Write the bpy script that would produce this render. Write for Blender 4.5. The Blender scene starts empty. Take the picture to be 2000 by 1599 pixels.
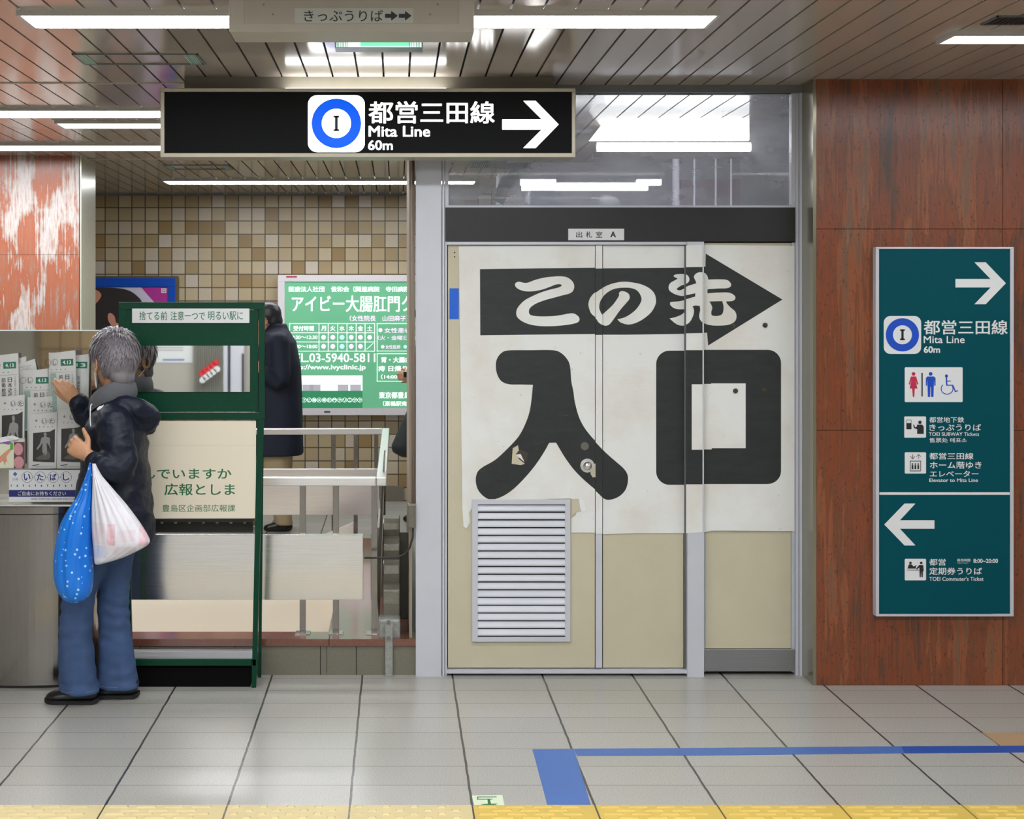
import bpy, bmesh, math, random
from mathutils import Vector, Matrix, noise
from mathutils.geometry import tessellate_polygon
random.seed(7)
C = bpy.context.scene.collection
# ---------------------------------------------------------------- camera, world, exposure
FPX = 2724.0                 # focal length in pixels of the 2000 x 1599 frame
CAMZ = 1.614
VX, VY = 775.0, 609.0        # where straight ahead falls in the frame
cd = bpy.data.cameras.new('camera'); cam = bpy.data.objects.new('camera', cd); C.objects.link(cam)
cam.location = (0, 0, CAMZ); cam.rotation_euler = (math.pi/2, 0, 0)
cd.sensor_width = 36.0; cd.sensor_fit = 'HORIZONTAL'; cd.lens = FPX*36/2000
cd.shift_x = (1000-VX)/2000; cd.shift_y = (VY-799.5)/2000
cd.clip_start = .05; cd.clip_end = 60
S = bpy.context.scene; S.camera = cam
w = bpy.data.worlds.new('world'); S.world = w; w.use_nodes = True
w.node_tree.nodes['Background'].inputs[0].default_value = (.75, .8, .85, 1)
w.node_tree.nodes['Background'].inputs[1].default_value = .12
S.view_settings.view_transform = 'Standard'; S.view_settings.look = 'None'
S.view_settings.gamma = 1; S.view_settings.use_curve_mapping = False
S.view_settings.exposure = 0.35
LAMP = 19.0                   # ceiling lamp brightness
ZC = 2.62                    # ceiling height

# ---------------------------------------------------------------- helpers
def P(px, py, Y):
    return Vector(((px-VX)*Y/FPX, Y, CAMZ-(py-VY)*Y/FPX))
def PX(px, Y): return (px-VX)*Y/FPX
def PZ(py, Y): return CAMZ-(py-VY)*Y/FPX
def lin(c):
    c = c/255.0
    return c/12.92 if c <= .04045 else ((c+.055)/1.055)**2.4
def rgb(r, g, b): return (lin(r), lin(g), lin(b), 1)
MATS = {}
def nt(name):
    m = bpy.data.materials.new(name); m.use_nodes = True
    return m, m.node_tree, m.node_tree.nodes['Principled BSDF']
def mat(name, col, rough=.5, metal=0, var=.06, scale=20, bump=0, bscale=60, emit=0, spec=.5, coat=0, stretch=(1,1,1), trans=0, alpha=1):
    """Principled material with a procedural noise variation."""
    if name in MATS: return MATS[name]
    m, t, b = nt(name); N = t.nodes; L = t.links
    tc = N.new('ShaderNodeTexCoord'); mp = N.new('ShaderNodeMapping'); mp.inputs['Scale'].default_value = stretch
    L.new(tc.outputs['Object'], mp.inputs[0])
    n = N.new('ShaderNodeTexNoise'); n.inputs['Scale'].default_value = scale; n.inputs['Detail'].default_value = 4
    L.new(mp.outputs[0], n.inputs['Vector'])
    mx = N.new('ShaderNodeMix'); mx.data_type = 'RGBA'
    mx.inputs[6].default_value = tuple(max(0, c*(1-var)) for c in col[:3])+(1,)
    mx.inputs[7].default_value = tuple(min(1, c*(1+var)) for c in col[:3])+(1,)
    L.new(n.outputs[0], mx.inputs[0]); L.new(mx.outputs[2], b.inputs['Base Color'])
    b.inputs['Roughness'].default_value = rough; b.inputs['Metallic'].default_value = metal
    b.inputs['Specular IOR Level'].default_value = spec
    b.inputs['Coat Weight'].default_value = coat; b.inputs['Coat Roughness'].default_value = .08
    b.inputs['Transmission Weight'].default_value = trans; b.inputs['Alpha'].default_value = alpha
    if emit:
        L.new(mx.outputs[2], b.inputs['Emission Color']); b.inputs['Emission Strength'].default_value = emit
    if bump:
        n2 = N.new('ShaderNodeTexNoise'); n2.inputs['Scale'].default_value = bscale; n2.inputs['Detail'].default_value = 5
        L.new(mp.outputs[0], n2.inputs['Vector'])
        bp = N.new('ShaderNodeBump'); bp.inputs['Strength'].default_value = bump; bp.inputs['Distance'].default_value = .01
        L.new(n2.outputs[0], bp.inputs['Height']); L.new(bp.outputs[0], b.inputs['Normal'])
    MATS[name] = m; return m
def math_(t, op, a, b=None, c=None):
    n = t.nodes.new('ShaderNodeMath'); n.operation = op
    for i, v in enumerate((a, b, c)):
        if v is None: continue
        if isinstance(v, (int, float)): n.inputs[i].default_value = v
        else: t.links.new(v, n.inputs[i])
    return n.outputs[0]
def mixc(t, f, a, b):
    n = t.nodes.new('ShaderNodeMix'); n.data_type = 'RGBA'
    for i, v in ((0, f), (6, a), (7, b)):
        if isinstance(v, (tuple, float, int)): n.inputs[i].default_value = v
        else: t.links.new(v, n.inputs[i])
    return n.outputs[2]
def ramp(t, f, stops, interp='LINEAR'):
    n = t.nodes.new('ShaderNodeValToRGB'); n.color_ramp.interpolation = interp
    e = n.color_ramp.elements
    while len(e) < len(stops): e.new(.5)
    for k, (p, c) in enumerate(stops): e[k].position = p; e[k].color = c
    t.links.new(f, n.inputs[0]); return n.outputs[0]
def noise_(t, vec, scale, detail=4, rough=.5):
    n = t.nodes.new('ShaderNodeTexNoise'); n.inputs['Scale'].default_value = scale
    n.inputs['Detail'].default_value = detail; n.inputs['Roughness'].default_value = rough
    t.links.new(vec, n.inputs['Vector']); return n.outputs[0]
def pos_xyz(t):
    g = t.nodes.new('ShaderNodeNewGeometry'); s = t.nodes.new('ShaderNodeSeparateXYZ')
    t.links.new(g.outputs['Position'], s.inputs[0]); return g.outputs['Position'], s.outputs
def scaled(t, vec, sc):
    m = t.nodes.new('ShaderNodeMapping'); m.inputs['Scale'].default_value = sc
    t.links.new(vec, m.inputs[0]); return m.outputs[0]
def bump_(t, b, h, strength=.3, dist=.005):
    n = t.nodes.new('ShaderNodeBump'); n.inputs['Strength'].default_value = strength; n.inputs['Distance'].default_value = dist
    t.links.new(h, n.inputs['Height']); t.links.new(n.outputs[0], b.inputs['Normal'])
def line_mask(t, coord, off, pitch, half):
    """1 on lines of half width `half` every `pitch` from `off`."""
    a = math_(t, 'SUBTRACT', coord, off); a = math_(t, 'DIVIDE', a, pitch)
    fr = math_(t, 'SUBTRACT', a, math_(t, 'ROUND', a)); d = math_(t, 'MULTIPLY', math_(t, 'ABSOLUTE', fr), pitch)
    return math_(t, 'LESS_THAN', d, half)
def cell(t, coord, off, pitch):
    a = math_(t, 'SUBTRACT', coord, off); return math_(t, 'FLOOR', math_(t, 'DIVIDE', a, pitch))
def white(t, a, b):
    cb = t.nodes.new('ShaderNodeCombineXYZ'); t.links.new(a, cb.inputs[0]); t.links.new(b, cb.inputs[1])
    wn = t.nodes.new('ShaderNodeTexWhiteNoise'); wn.noise_dimensions = '2D'; t.links.new(cb.outputs[0], wn.inputs['Vector'])
    return wn.outputs['Value']

class MB:
    def __init__(self): self.v = []; self.f = []; self.m = []
    def add(self, vs, fs, m=0):
        o = len(self.v); self.v += [Vector(v) for v in vs]
        self.f += [tuple(i+o for i in f) for f in fs]; self.m += [m]*len(fs); return self
    def box(self, x0, x1, y0, y1, z0, z1, m=0):
        vs = [(x, y, z) for x in (x0, x1) for y in (y0, y1) for z in (z0, z1)]
        fs = [(0,1,3,2),(4,6,7,5),(0,4,5,1),(2,3,7,6),(0,2,6,4),(1,5,7,3)]
        return self.add(vs, fs, m)
    def pbox(self, a, b, c, d, Y, t, m=0):
        """box whose front face at depth Y covers frame x a..c, y b..d and runs t deep"""
        return self.box(PX(a, Y), PX(c, Y), Y, Y+t, PZ(d, Y), PZ(b, Y), m)
    def bar(self, p, q, w, h, m=0, up=Vector((0,0,1))):
        p = Vector(p); q = Vector(q); d = (q-p).normalized()
        s = d.cross(up)
        if s.length < 1e-4: s = d.cross(Vector((0,1,0)))
        s.normalize(); u = s.cross(d)
        vs = [c+s*a*w/2+u*b*h/2 for c in (p, q) for a, b in ((-1,-1),(1,-1),(1,1),(-1,1))]
        return self.add(vs, [(0,1,2,3)[::-1],(4,5,6,7),(0,1,5,4),(1,2,6,5),(2,3,7,6),(3,0,4,7)], m)
    def cyl(self, p, q, r, n=16, m=0, r2=None):
        return self.tube([Vector(p), Vector(q)], [r, r if r2 is None else r2], n, m)
    def tube(self, pts, rs, n=12, m=0, cap=True, ref=None):
        """round or oval tube; each radius r or (r sideways, r along the reference direction)"""
        pts = [Vector(p) for p in pts]; k = len(pts); vs = []
        if not isinstance(rs, (list, tuple)): rs = [rs]*k
        up = None
        for i, p in enumerate(pts):
            d = (pts[min(i+1, k-1)]-pts[max(i-1, 0)]).normalized()
            if ref is not None: u0 = Vector(ref)
            elif up is None: u0 = Vector((0,0,1)) if abs(d.z) < .9 else Vector((0,1,0))
            else: u0 = up
            s = d.cross(u0)
            if s.length < 1e-5: s = d.cross(Vector((1,0,0)))
            s.normalize(); up = s.cross(d).normalized()
            r = rs[i]; a, b = (r if isinstance(r, (list, tuple)) else (r, r))
            for j in range(n):
                t = 2*math.pi*j/n; vs.append(p+s*math.cos(t)*a+up*math.sin(t)*b)
        fs = [(i*n+j, i*n+(j+1)%n, (i+1)*n+(j+1)%n, (i+1)*n+j) for i in range(k-1) for j in range(n)]
        if cap: fs += [tuple(range(n))[::-1], tuple((k-1)*n+j for j in range(n))]
        return self.add(vs, fs, m)
    def loft(self, rings, m=0, cap=True):
        n = len(rings[0]); vs = [v for r in rings for v in r]; k = len(rings)
        fs = [(i*n+j, i*n+(j+1)%n, (i+1)*n+(j+1)%n, (i+1)*n+j) for i in range(k-1) for j in range(n)]
        if cap: fs += [tuple(range(n))[::-1], tuple((k-1)*n+j for j in range(n))]
        return self.add(vs, fs, m)
    def ball(self, c, r, n=14, m=0, rot=None):
        c = Vector(c); r = r if isinstance(r, (tuple, list)) else (r, r, r); vs = []; h = n//2+1
        for i in range(h+1):
            a = math.pi*(i+.0)/h
            for j in range(n):
                t = 2*math.pi*j/n
                v = Vector((math.sin(a)*math.cos(t)*r[0], math.sin(a)*math.sin(t)*r[1], math.cos(a)*r[2]))
                if rot: v = rot @ v
                vs.append(c+v)
        fs = [(i*n+j, (i+1)*n+j, (i+1)*n+(j+1)%n, i*n+(j+1)%n) for i in range(h) for j in range(n)]
        return self.add(vs, fs, m)
    def poly(self, pts, y0, y1, m=0):
        """outline of (x, z) points extruded from y0 (front) to y1"""
        n = len(pts); tr = tessellate_polygon([[Vector((a, b, 0)) for a, b in pts]])
        vs = [(a, y0, b) for a, b in pts]+[(a, y1, b) for a, b in pts]
        fs = [tuple(t) for t in tr]+[tuple(i+n for i in t)[::-1] for t in tr]
        fs += [(i, (i+1)%n, (i+1)%n+n, i+n) for i in range(n)]
        return self.add(vs, fs, m)
    def build(self, name, mats, parent=None, smooth=False, bevel=0, seg=2):
        me = bpy.data.meshes.new(name); me.from_pydata([tuple(v) for v in self.v], [], self.f)
        if not isinstance(mats, (list, tuple)): mats = [mats]
        for x in mats: me.materials.append(x)
        me.polygons.foreach_set('material_index', self.m)
        bm = bmesh.new(); bm.from_mesh(me)
        bmesh.ops.remove_doubles(bm, verts=bm.verts, dist=1e-6)
        bmesh.ops.recalc_face_normals(bm, faces=bm.faces); bm.to_mesh(me); bm.free()
        if smooth: me.polygons.foreach_set('use_smooth', [True]*len(me.polygons))
        o = bpy.data.objects.new(name, me); C.objects.link(o)
        if parent:
            o.parent = parent; o.matrix_parent_inverse = parent.matrix_basis.inverted()
        if bevel:
            b = o.modifiers.new('bevel', 'BEVEL'); b.width = bevel; b.segments = seg; b.limit_method = 'ANGLE'
        return o
def empty(name, loc, label, cat, group=None, rz=0):
    o = bpy.data.objects.new(name, None); C.objects.link(o); o.location = loc; o.rotation_euler = (0, 0, rz)
    o.empty_display_size = .1
    return tag(o, label, cat, group)
def tag(o, label, cat, group=None, kind=None):
    o['label'] = label; o['category'] = cat
    if group: o['group'] = group
    if kind: o['kind'] = kind
    return o
def struct(o, label=None, cat=None):
    o['kind'] = 'structure'
    if label: o['label'] = label
    if cat: o['category'] = cat
    return o
def copy_tree(o, parent=None):
    c = o.copy(); C.objects.link(c)
    if parent: c.parent = parent
    for ch in [x for x in bpy.data.objects if x.parent == o]: copy_tree(ch, c)
    return c
# ---- flat printing: text, shapes
_glyph = {}
def glyph_mesh(s, bold):
    key = (s, bold)
    if key not in _glyph:
        cu = bpy.data.curves.new('txt', 'FONT'); cu.body = s; cu.resolution_u = 3; cu.offset = bold
        ob = bpy.data.objects.new('txt', cu); me = bpy.data.meshes.new_from_object(ob)
        vs = [(v.co.x, v.co.y) for v in me.vertices]; fs = [tuple(p.vertices) for p in me.polygons]
        bpy.data.objects.remove(ob); bpy.data.curves.remove(cu); bpy.data.meshes.remove(me)
        _glyph[key] = (vs, fs)
    return _glyph[key]
def cr(pts, n=6):
    """closed smooth outline through pts; a point given twice in a row is a sharp corner"""
    out = []; k = len(pts)
    for i in range(k):
        p0, p1, p2, p3 = (Vector(pts[(i+j-1) % k][:2]) for j in range(4))
        if (p1-p2).length < 1e-6: continue
        if (p1-p0).length < 1e-6: p0 = p1-(p2-p1)
        if (p3-p2).length < 1e-6: p3 = p2+(p2-p1)
        for j in range(n):
            t = j/n
            out.append(tuple(.5*((2*p1)+(p2-p0)*t+(2*p0-5*p1+4*p2-p3)*t*t+(3*p1-p0-3*p2+p3)*t**3)))
    return out
def clipx(pts, x0, x1):
    def side(pts, xc, keep):
        out = []
        for i in range(len(pts)):
            a, b = pts[i], pts[(i+1) % len(pts)]; ia, ib = keep(a[0]), keep(b[0])
            if ia: out.append(a)
            if ia != ib:
                tt = (xc-a[0])/(b[0]-a[0]); out.append((xc, a[1]+tt*(b[1]-a[1])))
        return out
    p = side(pts, x0, lambda v: v >= x0)
    return side(p, x1, lambda v: v <= x1) if p else p
class Print:
    """flat marks on a plane; mp(u, v, layer) gives the point. Default: frame coordinates at depth Y."""
    def __init__(self, Y=None, mp=None, eps=.0006):
        self.mb = MB(); self.layer = 1; self.mats = []; self.strips = None
        self.mp = mp or (lambda u, v, l: P(u, v, Y)+Vector((0, -l*eps, 0)))
    def mi(self, m):
        if m not in self.mats: self.mats.append(m)
        return self.mats.index(m)
    def shape(self, pts, m, l=None):
        l = l or self.layer
        tr = tessellate_polygon([[Vector((a, b, 0)) for a, b in pts]])
        if self.strips:      # curved page: cut into upright strips that follow it
            x0, x1, n = self.strips
            for t in tr:
                for i in range(n):
                    pl = clipx([tuple(pts[k]) for k in t], x0+(x1-x0)*i/n-(1 if i == 0 else 0), x0+(x1-x0)*(i+1)/n+(1 if i == n-1 else 0))
                    if len(pl) > 2: self.mb.add([self.mp(a, b, l) for a, b in pl], [tuple(range(len(pl)))], self.mi(m))
            return self
        self.mb.add([self.mp(a, b, l) for a, b in pts], [tuple(t) for t in tr], self.mi(m)); return self
    def rect(self, a, b, c, d, m, l=None): return self.shape([(a,b),(c,b),(c,d),(a,d)], m, l)
    def rrect(self, a, b, c, d, r, m, l=None, n=6):
        pts = []
        for cx, cy, s in ((c-r, b+r, -90), (c-r, d-r, 0), (a+r, d-r, 90), (a+r, b+r, 180)):
            for i in range(n+1):
                t = math.radians(s+90*i/n); pts.append((cx+r*math.cos(t), cy+r*math.sin(t)))
        return self.shape(pts, m, l)
    def disc(self, x, y, r, m, l=None, n=36, ry=None):
        return self.shape([(x+r*math.cos(2*math.pi*i/n), y+(ry or r)*math.sin(2*math.pi*i/n)) for i in range(n)], m, l)
    def ring(self, x, y, r, w_, m, l=None, n=32):
        l = l or self.layer; vs = []
        for i in range(n):
            t = 2*math.pi*i/n
            for rr in (r, r-w_): vs.append(self.mp(x+rr*math.cos(t), y+rr*math.sin(t), l))
        self.mb.add(vs, [(2*i, 2*i+1, (2*i+3) % (2*n), (2*i+2) % (2*n)) for i in range(n)], self.mi(m)); return self
    def line(self, a, b, c, d, w_, m, l=None):
        v = Vector((c-a, d-b)); q = Vector((-v.y, v.x)).normalized()*w_/2
        return self.shape([(a+q.x,b+q.y),(c+q.x,d+q.y),(c-q.x,d-q.y),(a-q.x,b-q.y)], m, l)
    def frame(self, a, b, c, d, w_, m, l=None):
        for q in ((a,b,c,b+w_),(a,d-w_,c,d),(a,b,a+w_,d),(c-w_,b,c,d)): self.rect(*q, m, l)
    def smooth(self, pts, m, l=None): return self.shape(cr(pts), m, l)
    def text(self, s, a, b, c, d, m, bold=.008, l=None, vert=False):
        l = l or self.layer
        if vert:
            h = (d-b)/len(s)
            for i, ch in enumerate(s): self.text(ch, a, b+h*i+h*.05, c, b+h*(i+1)-h*.05, m, bold, l)
            return self
        vs, fs = glyph_mesh(s, 0)
        if not vs: return self
        x0 = min(v[0] for v in vs); x1 = max(v[0] for v in vs); y0 = min(v[1] for v in vs); y1 = max(v[1] for v in vs)
        e = bold*(d-b)*1.5; sh = [(0, 0)] if e < .05 else [(-e, -e*.6), (e, -e*.6), (-e, e*.6), (e, e*.6)]
        for k, (ex, ey) in enumerate(sh):
            self.mb.add([self.mp(a+e+ex+(x-x0)/(x1-x0)*(c-a-2*e), d-e*.6+ey-(y-y0)/(y1-y0)*(d-b-1.2*e), l+k*.02) for x, y in vs], fs, self.mi(m))
        return self
    def arrow(self, tip, end, cy, notch, c0, c1, half, hh, m, l=None):
        return self.shape([(end, cy-half), (notch, cy-half), (c0, cy-hh), (c1, cy-hh), (tip, cy), (c1, cy+hh), (c0, cy+hh), (notch, cy+half), (end, cy+half)], m, l)
    def build(self, name, parent=None):
        o = self.mb.build(name, self.mats, parent); self.mb = MB(); self.mats = []; return o

# ---------------------------------------------------------------- materials
def m_floor():
    m, t, b = nt('floor_tile'); pos, xyz = pos_xyz(t); x, y = xyz[0], xyz[1]
    wob = math_(t, 'MULTIPLY', math_(t, 'SUBTRACT', noise_(t, pos, 9, 3), .5), .006)
    xw = math_(t, 'ADD', x, wob)
    gx = line_mask(t, xw, .2467, .4, .0042); gy = line_mask(t, y, 5.949, .1985, .0016)
    tv = white(t, cell(t, x, .2467, .4), cell(t, y, 5.949, .1985))
    sp = noise_(t, pos, 260, 2, .7); big = noise_(t, pos, 1.3, 3)
    c = ramp(t, sp, [(.3, rgb(132,130,125)), (.5, rgb(168,166,160)), (.7, rgb(192,190,184))])
    c = mixc(t, math_(t, 'MULTIPLY', tv, .16), c, rgb(120,118,112))
    c = mixc(t, math_(t, 'MULTIPLY', big, .3), c, rgb(178,172,160))
    c = mixc(t, math_(t, 'MULTIPLY', gy, .75), c, rgb(80,76,72)); c = mixc(t, gx, c, rgb(62,60,58))
    t.links.new(c, b.inputs['Base Color']); b.inputs['Roughness'].default_value = .25
    b.inputs['Specular IOR Level'].default_value = .5
    h = math_(t, 'SUBTRACT', math_(t, 'MULTIPLY', sp, .12), math_(t, 'MAXIMUM', gx, math_(t, 'MULTIPLY', gy, .4)))
    bump_(t, b, h, .25, .002); return m
def m_stone(name, stops, seed, pit=.5, contrast=1.0):
    m, t, b = nt(name); pos, xyz = pos_xyz(t)
    v = scaled(t, pos, (9, 9, 1.1) if seed == 1 else (6, 6, 2.0)); n1 = noise_(t, v, 1.0, 6, .62)
    v2 = scaled(t, pos, (70, 70, 2.0)); n2 = noise_(t, v2, 1.0, 4, .6)
    f = math_(t, 'ADD', math_(t, 'MULTIPLY', n1, .72), math_(t, 'MULTIPLY', n2, .28))
    f = math_(t, 'ADD', math_(t, 'MULTIPLY', math_(t, 'SUBTRACT', f, .5), contrast), .5)
    c = ramp(t, f, stops)
    pn = noise_(t, scaled(t, pos, (150, 150, 55)), 1.0, 2, .5)
    pm = ramp(t, pn, [(.64, (0,0,0,1)), (.70, (1,1,1,1))])
    pm = math_(t, 'MULTIPLY', pm, pit)
    c = mixc(t, pm, c, rgb(52,34,28))
    t.links.new(c, b.inputs['Base Color']); b.inputs['Roughness'].default_value = .26
    bump_(t, b, math_(t, 'MULTIPLY', pm, -1), .3, .002); return m
def m_walltile(name, pitch, offx, offz, stops, grout, half, axis=0):
    m, t, b = nt(name); pos, xyz = pos_xyz(t); x, z = xyz[axis], xyz[2]
    g = math_(t, 'MAXIMUM', line_mask(t, x, offx, pitch, half), line_mask(t, z, offz, pitch, half))
    tv = white(t, cell(t, x, offx, pitch), cell(t, z, offz, pitch))
    c = ramp(t, tv, stops, 'CONSTANT')
    c = mixc(t, math_(t, 'MULTIPLY', noise_(t, pos, 60, 4), .35), c, rgb(150,128,96))
    c = mixc(t, g, c, grout); t.links.new(c, b.inputs['Base Color']); b.inputs['Roughness'].default_value = .35
    bump_(t, b, math_(t, 'MULTIPLY', g, -1), .5, .003); return m
def m_brushed(name, col, rough=.3, axis=0):
    m, t, b = nt(name); tc = t.nodes.new('ShaderNodeTexCoord')
    sc = [420, 420, 420]; sc[axis] = 5
    n = noise_(t, scaled(t, tc.outputs['Object'], sc), 1.0, 3)
    c = mixc(t, n, tuple(k*.86 for k in col[:3])+(1,), tuple(min(1, k*1.1) for k in col[:3])+(1,))
    t.links.new(c, b.inputs['Base Color']); b.inputs['Metallic'].default_value = 1
    r = math_(t, 'ADD', math_(t, 'MULTIPLY', n, .12), rough-.06); t.links.new(r, b.inputs['Roughness'])
    bump_(t, b, n, .05, .001); return m
def m_paper(name, c0, c1):
    m, t, b = nt(name); pos, xyz = pos_xyz(t)
    n = noise_(t, pos, 3.2, 5, .6); f = noise_(t, scaled(t, pos, (10, 10, 60)), 1, 4)
    c = mixc(t, ramp(t, n, [(.45, (0,0,0,1)), (.8, (1,1,1,1))]), c0, c1)
    sp = ramp(t, noise_(t, pos, 48, 2), [(.74, (0,0,0,1)), (.78, (1,1,1,1))])
    c = mixc(t, math_(t, 'MULTIPLY', sp, .35), c, rgb(120,110,90))
    t.links.new(c, b.inputs['Base Color']); b.inputs['Roughness'].default_value = .55
    bump_(t, b, math_(t, 'ADD', f, math_(t, 'MULTIPLY', n, 2)), .18, .004); return m
def m_ink():
    m, t, b = nt('poster_ink'); pos, xyz = pos_xyz(t)
    n = noise_(t, scaled(t, pos, (9, 9, 30)), 1, 6, .7)
    sc = ramp(t, noise_(t, scaled(t, pos, (30, 30, 170)), 1, 3, .8), [(.66, (0,0,0,1)), (.8, (1,1,1,1))])
    # wear is strongest low on the left leaf, where hands rub it
    lo = math_(t, 'MULTIPLY', math_(t, 'LESS_THAN', xyz[0], .92), math_(t, 'LESS_THAN', xyz[2], 1.18))
    c = ramp(t, n, [(.3, rgb(20,24,24)), (.7, rgb(36,41,40))])
    c = mixc(t, math_(t, 'MULTIPLY', sc, math_(t, 'ADD', math_(t, 'MULTIPLY', lo, .35), .06)), c, rgb(190,190,180))
    t.links.new(c, b.inputs['Base Color']); b.inputs['Roughness'].default_value = .5; return m
FLOOR = m_floor()
STONE_R = m_stone('brown_travertine', [(.24, rgb(72,62,56)), (.36, rgb(96,62,44)), (.45, rgb(132,68,40)), (.52, rgb(108,66,44)), (.58, rgb(144,80,48)), (.66, rgb(108,80,60)), (.78, rgb(148,104,76))], 1, .6, 1.5)
STONE_L = m_stone('red_white_travertine', [(.22, rgb(172,162,156)), (.36, rgb(144,104,88)), (.44, rgb(158,92,66)), (.50, rgb(150,90,68)), (.535, rgb(160,140,130)), (.62, rgb(186,178,174)), (.76, rgb(156,112,94))], 2, .1, 1.6)
WTILE = m_walltile('beige_wall_tile', .1137, PX(257.5, 11.9), PZ(535.5, 11.9),
    [(0, rgb(182,162,126)), (.30, rgb(194,178,146)), (.48, rgb(168,146,106)), (.62, rgb(202,188,166)), (.78, rgb(148,120,74)), (.88, rgb(188,170,136)), (.95, rgb(208,196,180))], rgb(84,74,56), .0046)
BTILE = m_walltile('brown_square_tile', .22, -3.9, .11,
    [(0, rgb(160,142,112)), (.5, rgb(172,152,120)), (.8, rgb(150,134,104))], rgb(70,60,52), .006)
STEEL = m_brushed('stainless_steel', (.80,.79,.78), .33, 0)
STEELV = m_brushed('stainless_steel_vertical', (.30,.285,.265), .18, 2)
PANELSTEEL = m_brushed('mirror_brushed_steel', (.80,.79,.78), .17, 0)
STEEL_D = m_brushed('dull_steel', (.36,.37,.38), .45, 0)
MIRROR = mat('mirror_glass', (.80,.81,.79,1), .02, 1, var=.01)
ALU = mat('grey_aluminium', rgb(196,198,205), .36, .1, var=.05, scale=8)
ALU_D = mat('dark_aluminium', rgb(120,120,120), .4, .5)
ALU_B = mat('blue_grey_aluminium', rgb(184,192,202), .4, .1)
FRAMEBEIGE = mat('beige_painted_frame', rgb(186,178,160), .35, .2)
CREAM = mat('cream_door_paint', rgb(192,184,158), .45, 0, var=.07, scale=7, bump=.1, bscale=30)
OLIVE = mat('olive_satin_metal', rgb(142,136,116), .2, .55, var=.08, scale=30, stretch=(1,1,.1))
BLACKFASCIA = mat('black_fascia', rgb(22,22,23), .45, 0, var=.15, scale=60, bump=.1, bscale=200)
PAPER = m_paper('weathered_poster_paper', rgb(222,223,219), rgb(208,201,188))
INK = m_ink()
SIGNBLACK = mat('sign_black', rgb(12,13,14), .5, 0, var=.2, spec=.12)
LITWHITE = mat('lit_sign_white', (1,1,1,1), .4, 0, var=.0, emit=3.2)
LITBLUE = mat('lit_sign_blue', (.0,.08,.66,1), .4, 0, var=.03, emit=.75, spec=.2)
DARKINK = mat('dark_ink', rgb(24,26,34), .5)
WHITE = mat('white_print', rgb(222,224,224), .5, 0, var=.02)
TEAL = mat('teal_sign_face', rgb(0,74,84), .42, 0, var=.05, scale=3, spec=.12)
BLUEP = mat('blue_print', rgb(0,72,190), .45)
REDP = mat('red_print', rgb(190,34,74), .45)
GREENPAINT = mat('dark_green_paint', rgb(0,58,38), .42, 0, var=.1, scale=30, bump=.08, bscale=120, spec=.2)
GREENINK = mat('green_ink', rgb(10,104,62), .5)
PLATEW = mat('white_plate', rgb(214,216,216), .4, 0, var=.02)
CREAMBOARD = mat('cream_board', rgb(222,212,190), .5, 0, var=.03, scale=3)
CREAMWALL = mat('cream_stair_wall', rgb(250,240,222), .5, 0, var=.02, scale=3)
GRANITE = mat('red_granite', rgb(112,66,50), .12, 0, var=.5, scale=180, spec=.8)
KERBTILE = mat('grey_kerb_tile', rgb(112,108,94), .5, 0, var=.2, scale=150)
CEIL = mat('ceiling_slat_paint', rgb(178,166,152), .13, .1, var=.07, scale=3, stretch=(1,.3,1), spec=.8)
CEIL_D = mat('ceiling_gap_black', rgb(22,20,18), .8)
OFFLAMP = mat('office_tube_glow', (.93,.95,1,1), .5, 0, var=0, emit=4.5)
PASSLAMP = mat('unseen_lamp_glow', (.93,.96,1,1), .5, 0, var=0, emit=30)
LAMPM = mat('lamp_tube_glow', (.93,.96,1,1), .5, 0, var=0, emit=LAMP)
LAMPH = mat('lamp_housing', rgb(190,186,180), .4)
GREYWALL = mat('grey_painted_wall', rgb(168,164,154), .6, 0, var=.05, scale=2)
OFFWALL = mat('office_grey_wall', rgb(196,194,208), .6, 0, var=.06, scale=2)
OFFRED = mat('office_brown_panel', rgb(128,92,104), .5)
TAPE = mat('blue_floor_tape', rgb(66,104,170), .35, 0, var=.12, scale=6)
TAPED = mat('deep_blue_floor_tape', rgb(32,76,158), .35, 0, var=.12, scale=6)
YELLOW = mat('yellow_tactile_rubber', rgb(206,176,84), .4, 0, var=.08, scale=12)
YELLOWD = mat('worn_yellow_tactile', rgb(206,188,138), .45, 0, var=.1, scale=12)
ORANGETILE = mat('tan_tile', rgb(176,146,112), .35, 0, var=.1, scale=200)

# ================================================================ room shell
YD = 6.20        # plane of doors and kerb front
YF = 11.90       # far tiled wall
YP = 6.03        # front of the brown stone pillar
YW = 8.95        # back edge of stairwell
XL, XR = -5.2, 5.0
YB = -3.0
EZ = -.12
mb = MB()
mb.box(XL, XR, YB, 6.22, EZ, 0); mb.box(-.31, XR, 6.22, YW, EZ, 0); mb.box(XL, XR, YW, YF, EZ, 0); mb.box(XL, -2.95, 6.22, YW, EZ, 0)
struct(mb.build('floor', FLOOR))
mb = MB(); k0 = math.floor((XL-.0526)/.1087); x = .0526+k0*.1087
while x < XR:
    mb.box(x+.0042, x+.1045, YB, YF, ZC, ZC+.012, 0); x += .1087
mb.box(XL, XR, YB, YF, ZC+.02, ZC+.12, 1)
struct(mb.build('ceiling', [CEIL, CEIL_D]))
struct(MB().box(XL, XR, YF, YF+.15, 0, ZC).build('wall_back', WTILE))
struct(MB().box(XL-.1, XL, YB, YF, -.1, ZC).build('wall_left', GREYWALL))
struct(MB().box(XR, XR+.1, YB, YF, -.1, ZC).build('wall_right', GREYWALL))
struct(MB().box(XL, XR, YB-.1, YB, -.1, ZC, 0).box(-3.93, -3.0, YB, YB+.05, 0, ZC, 1).build('wall_front', [GREYWALL, BTILE]))
mb = MB()
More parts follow.
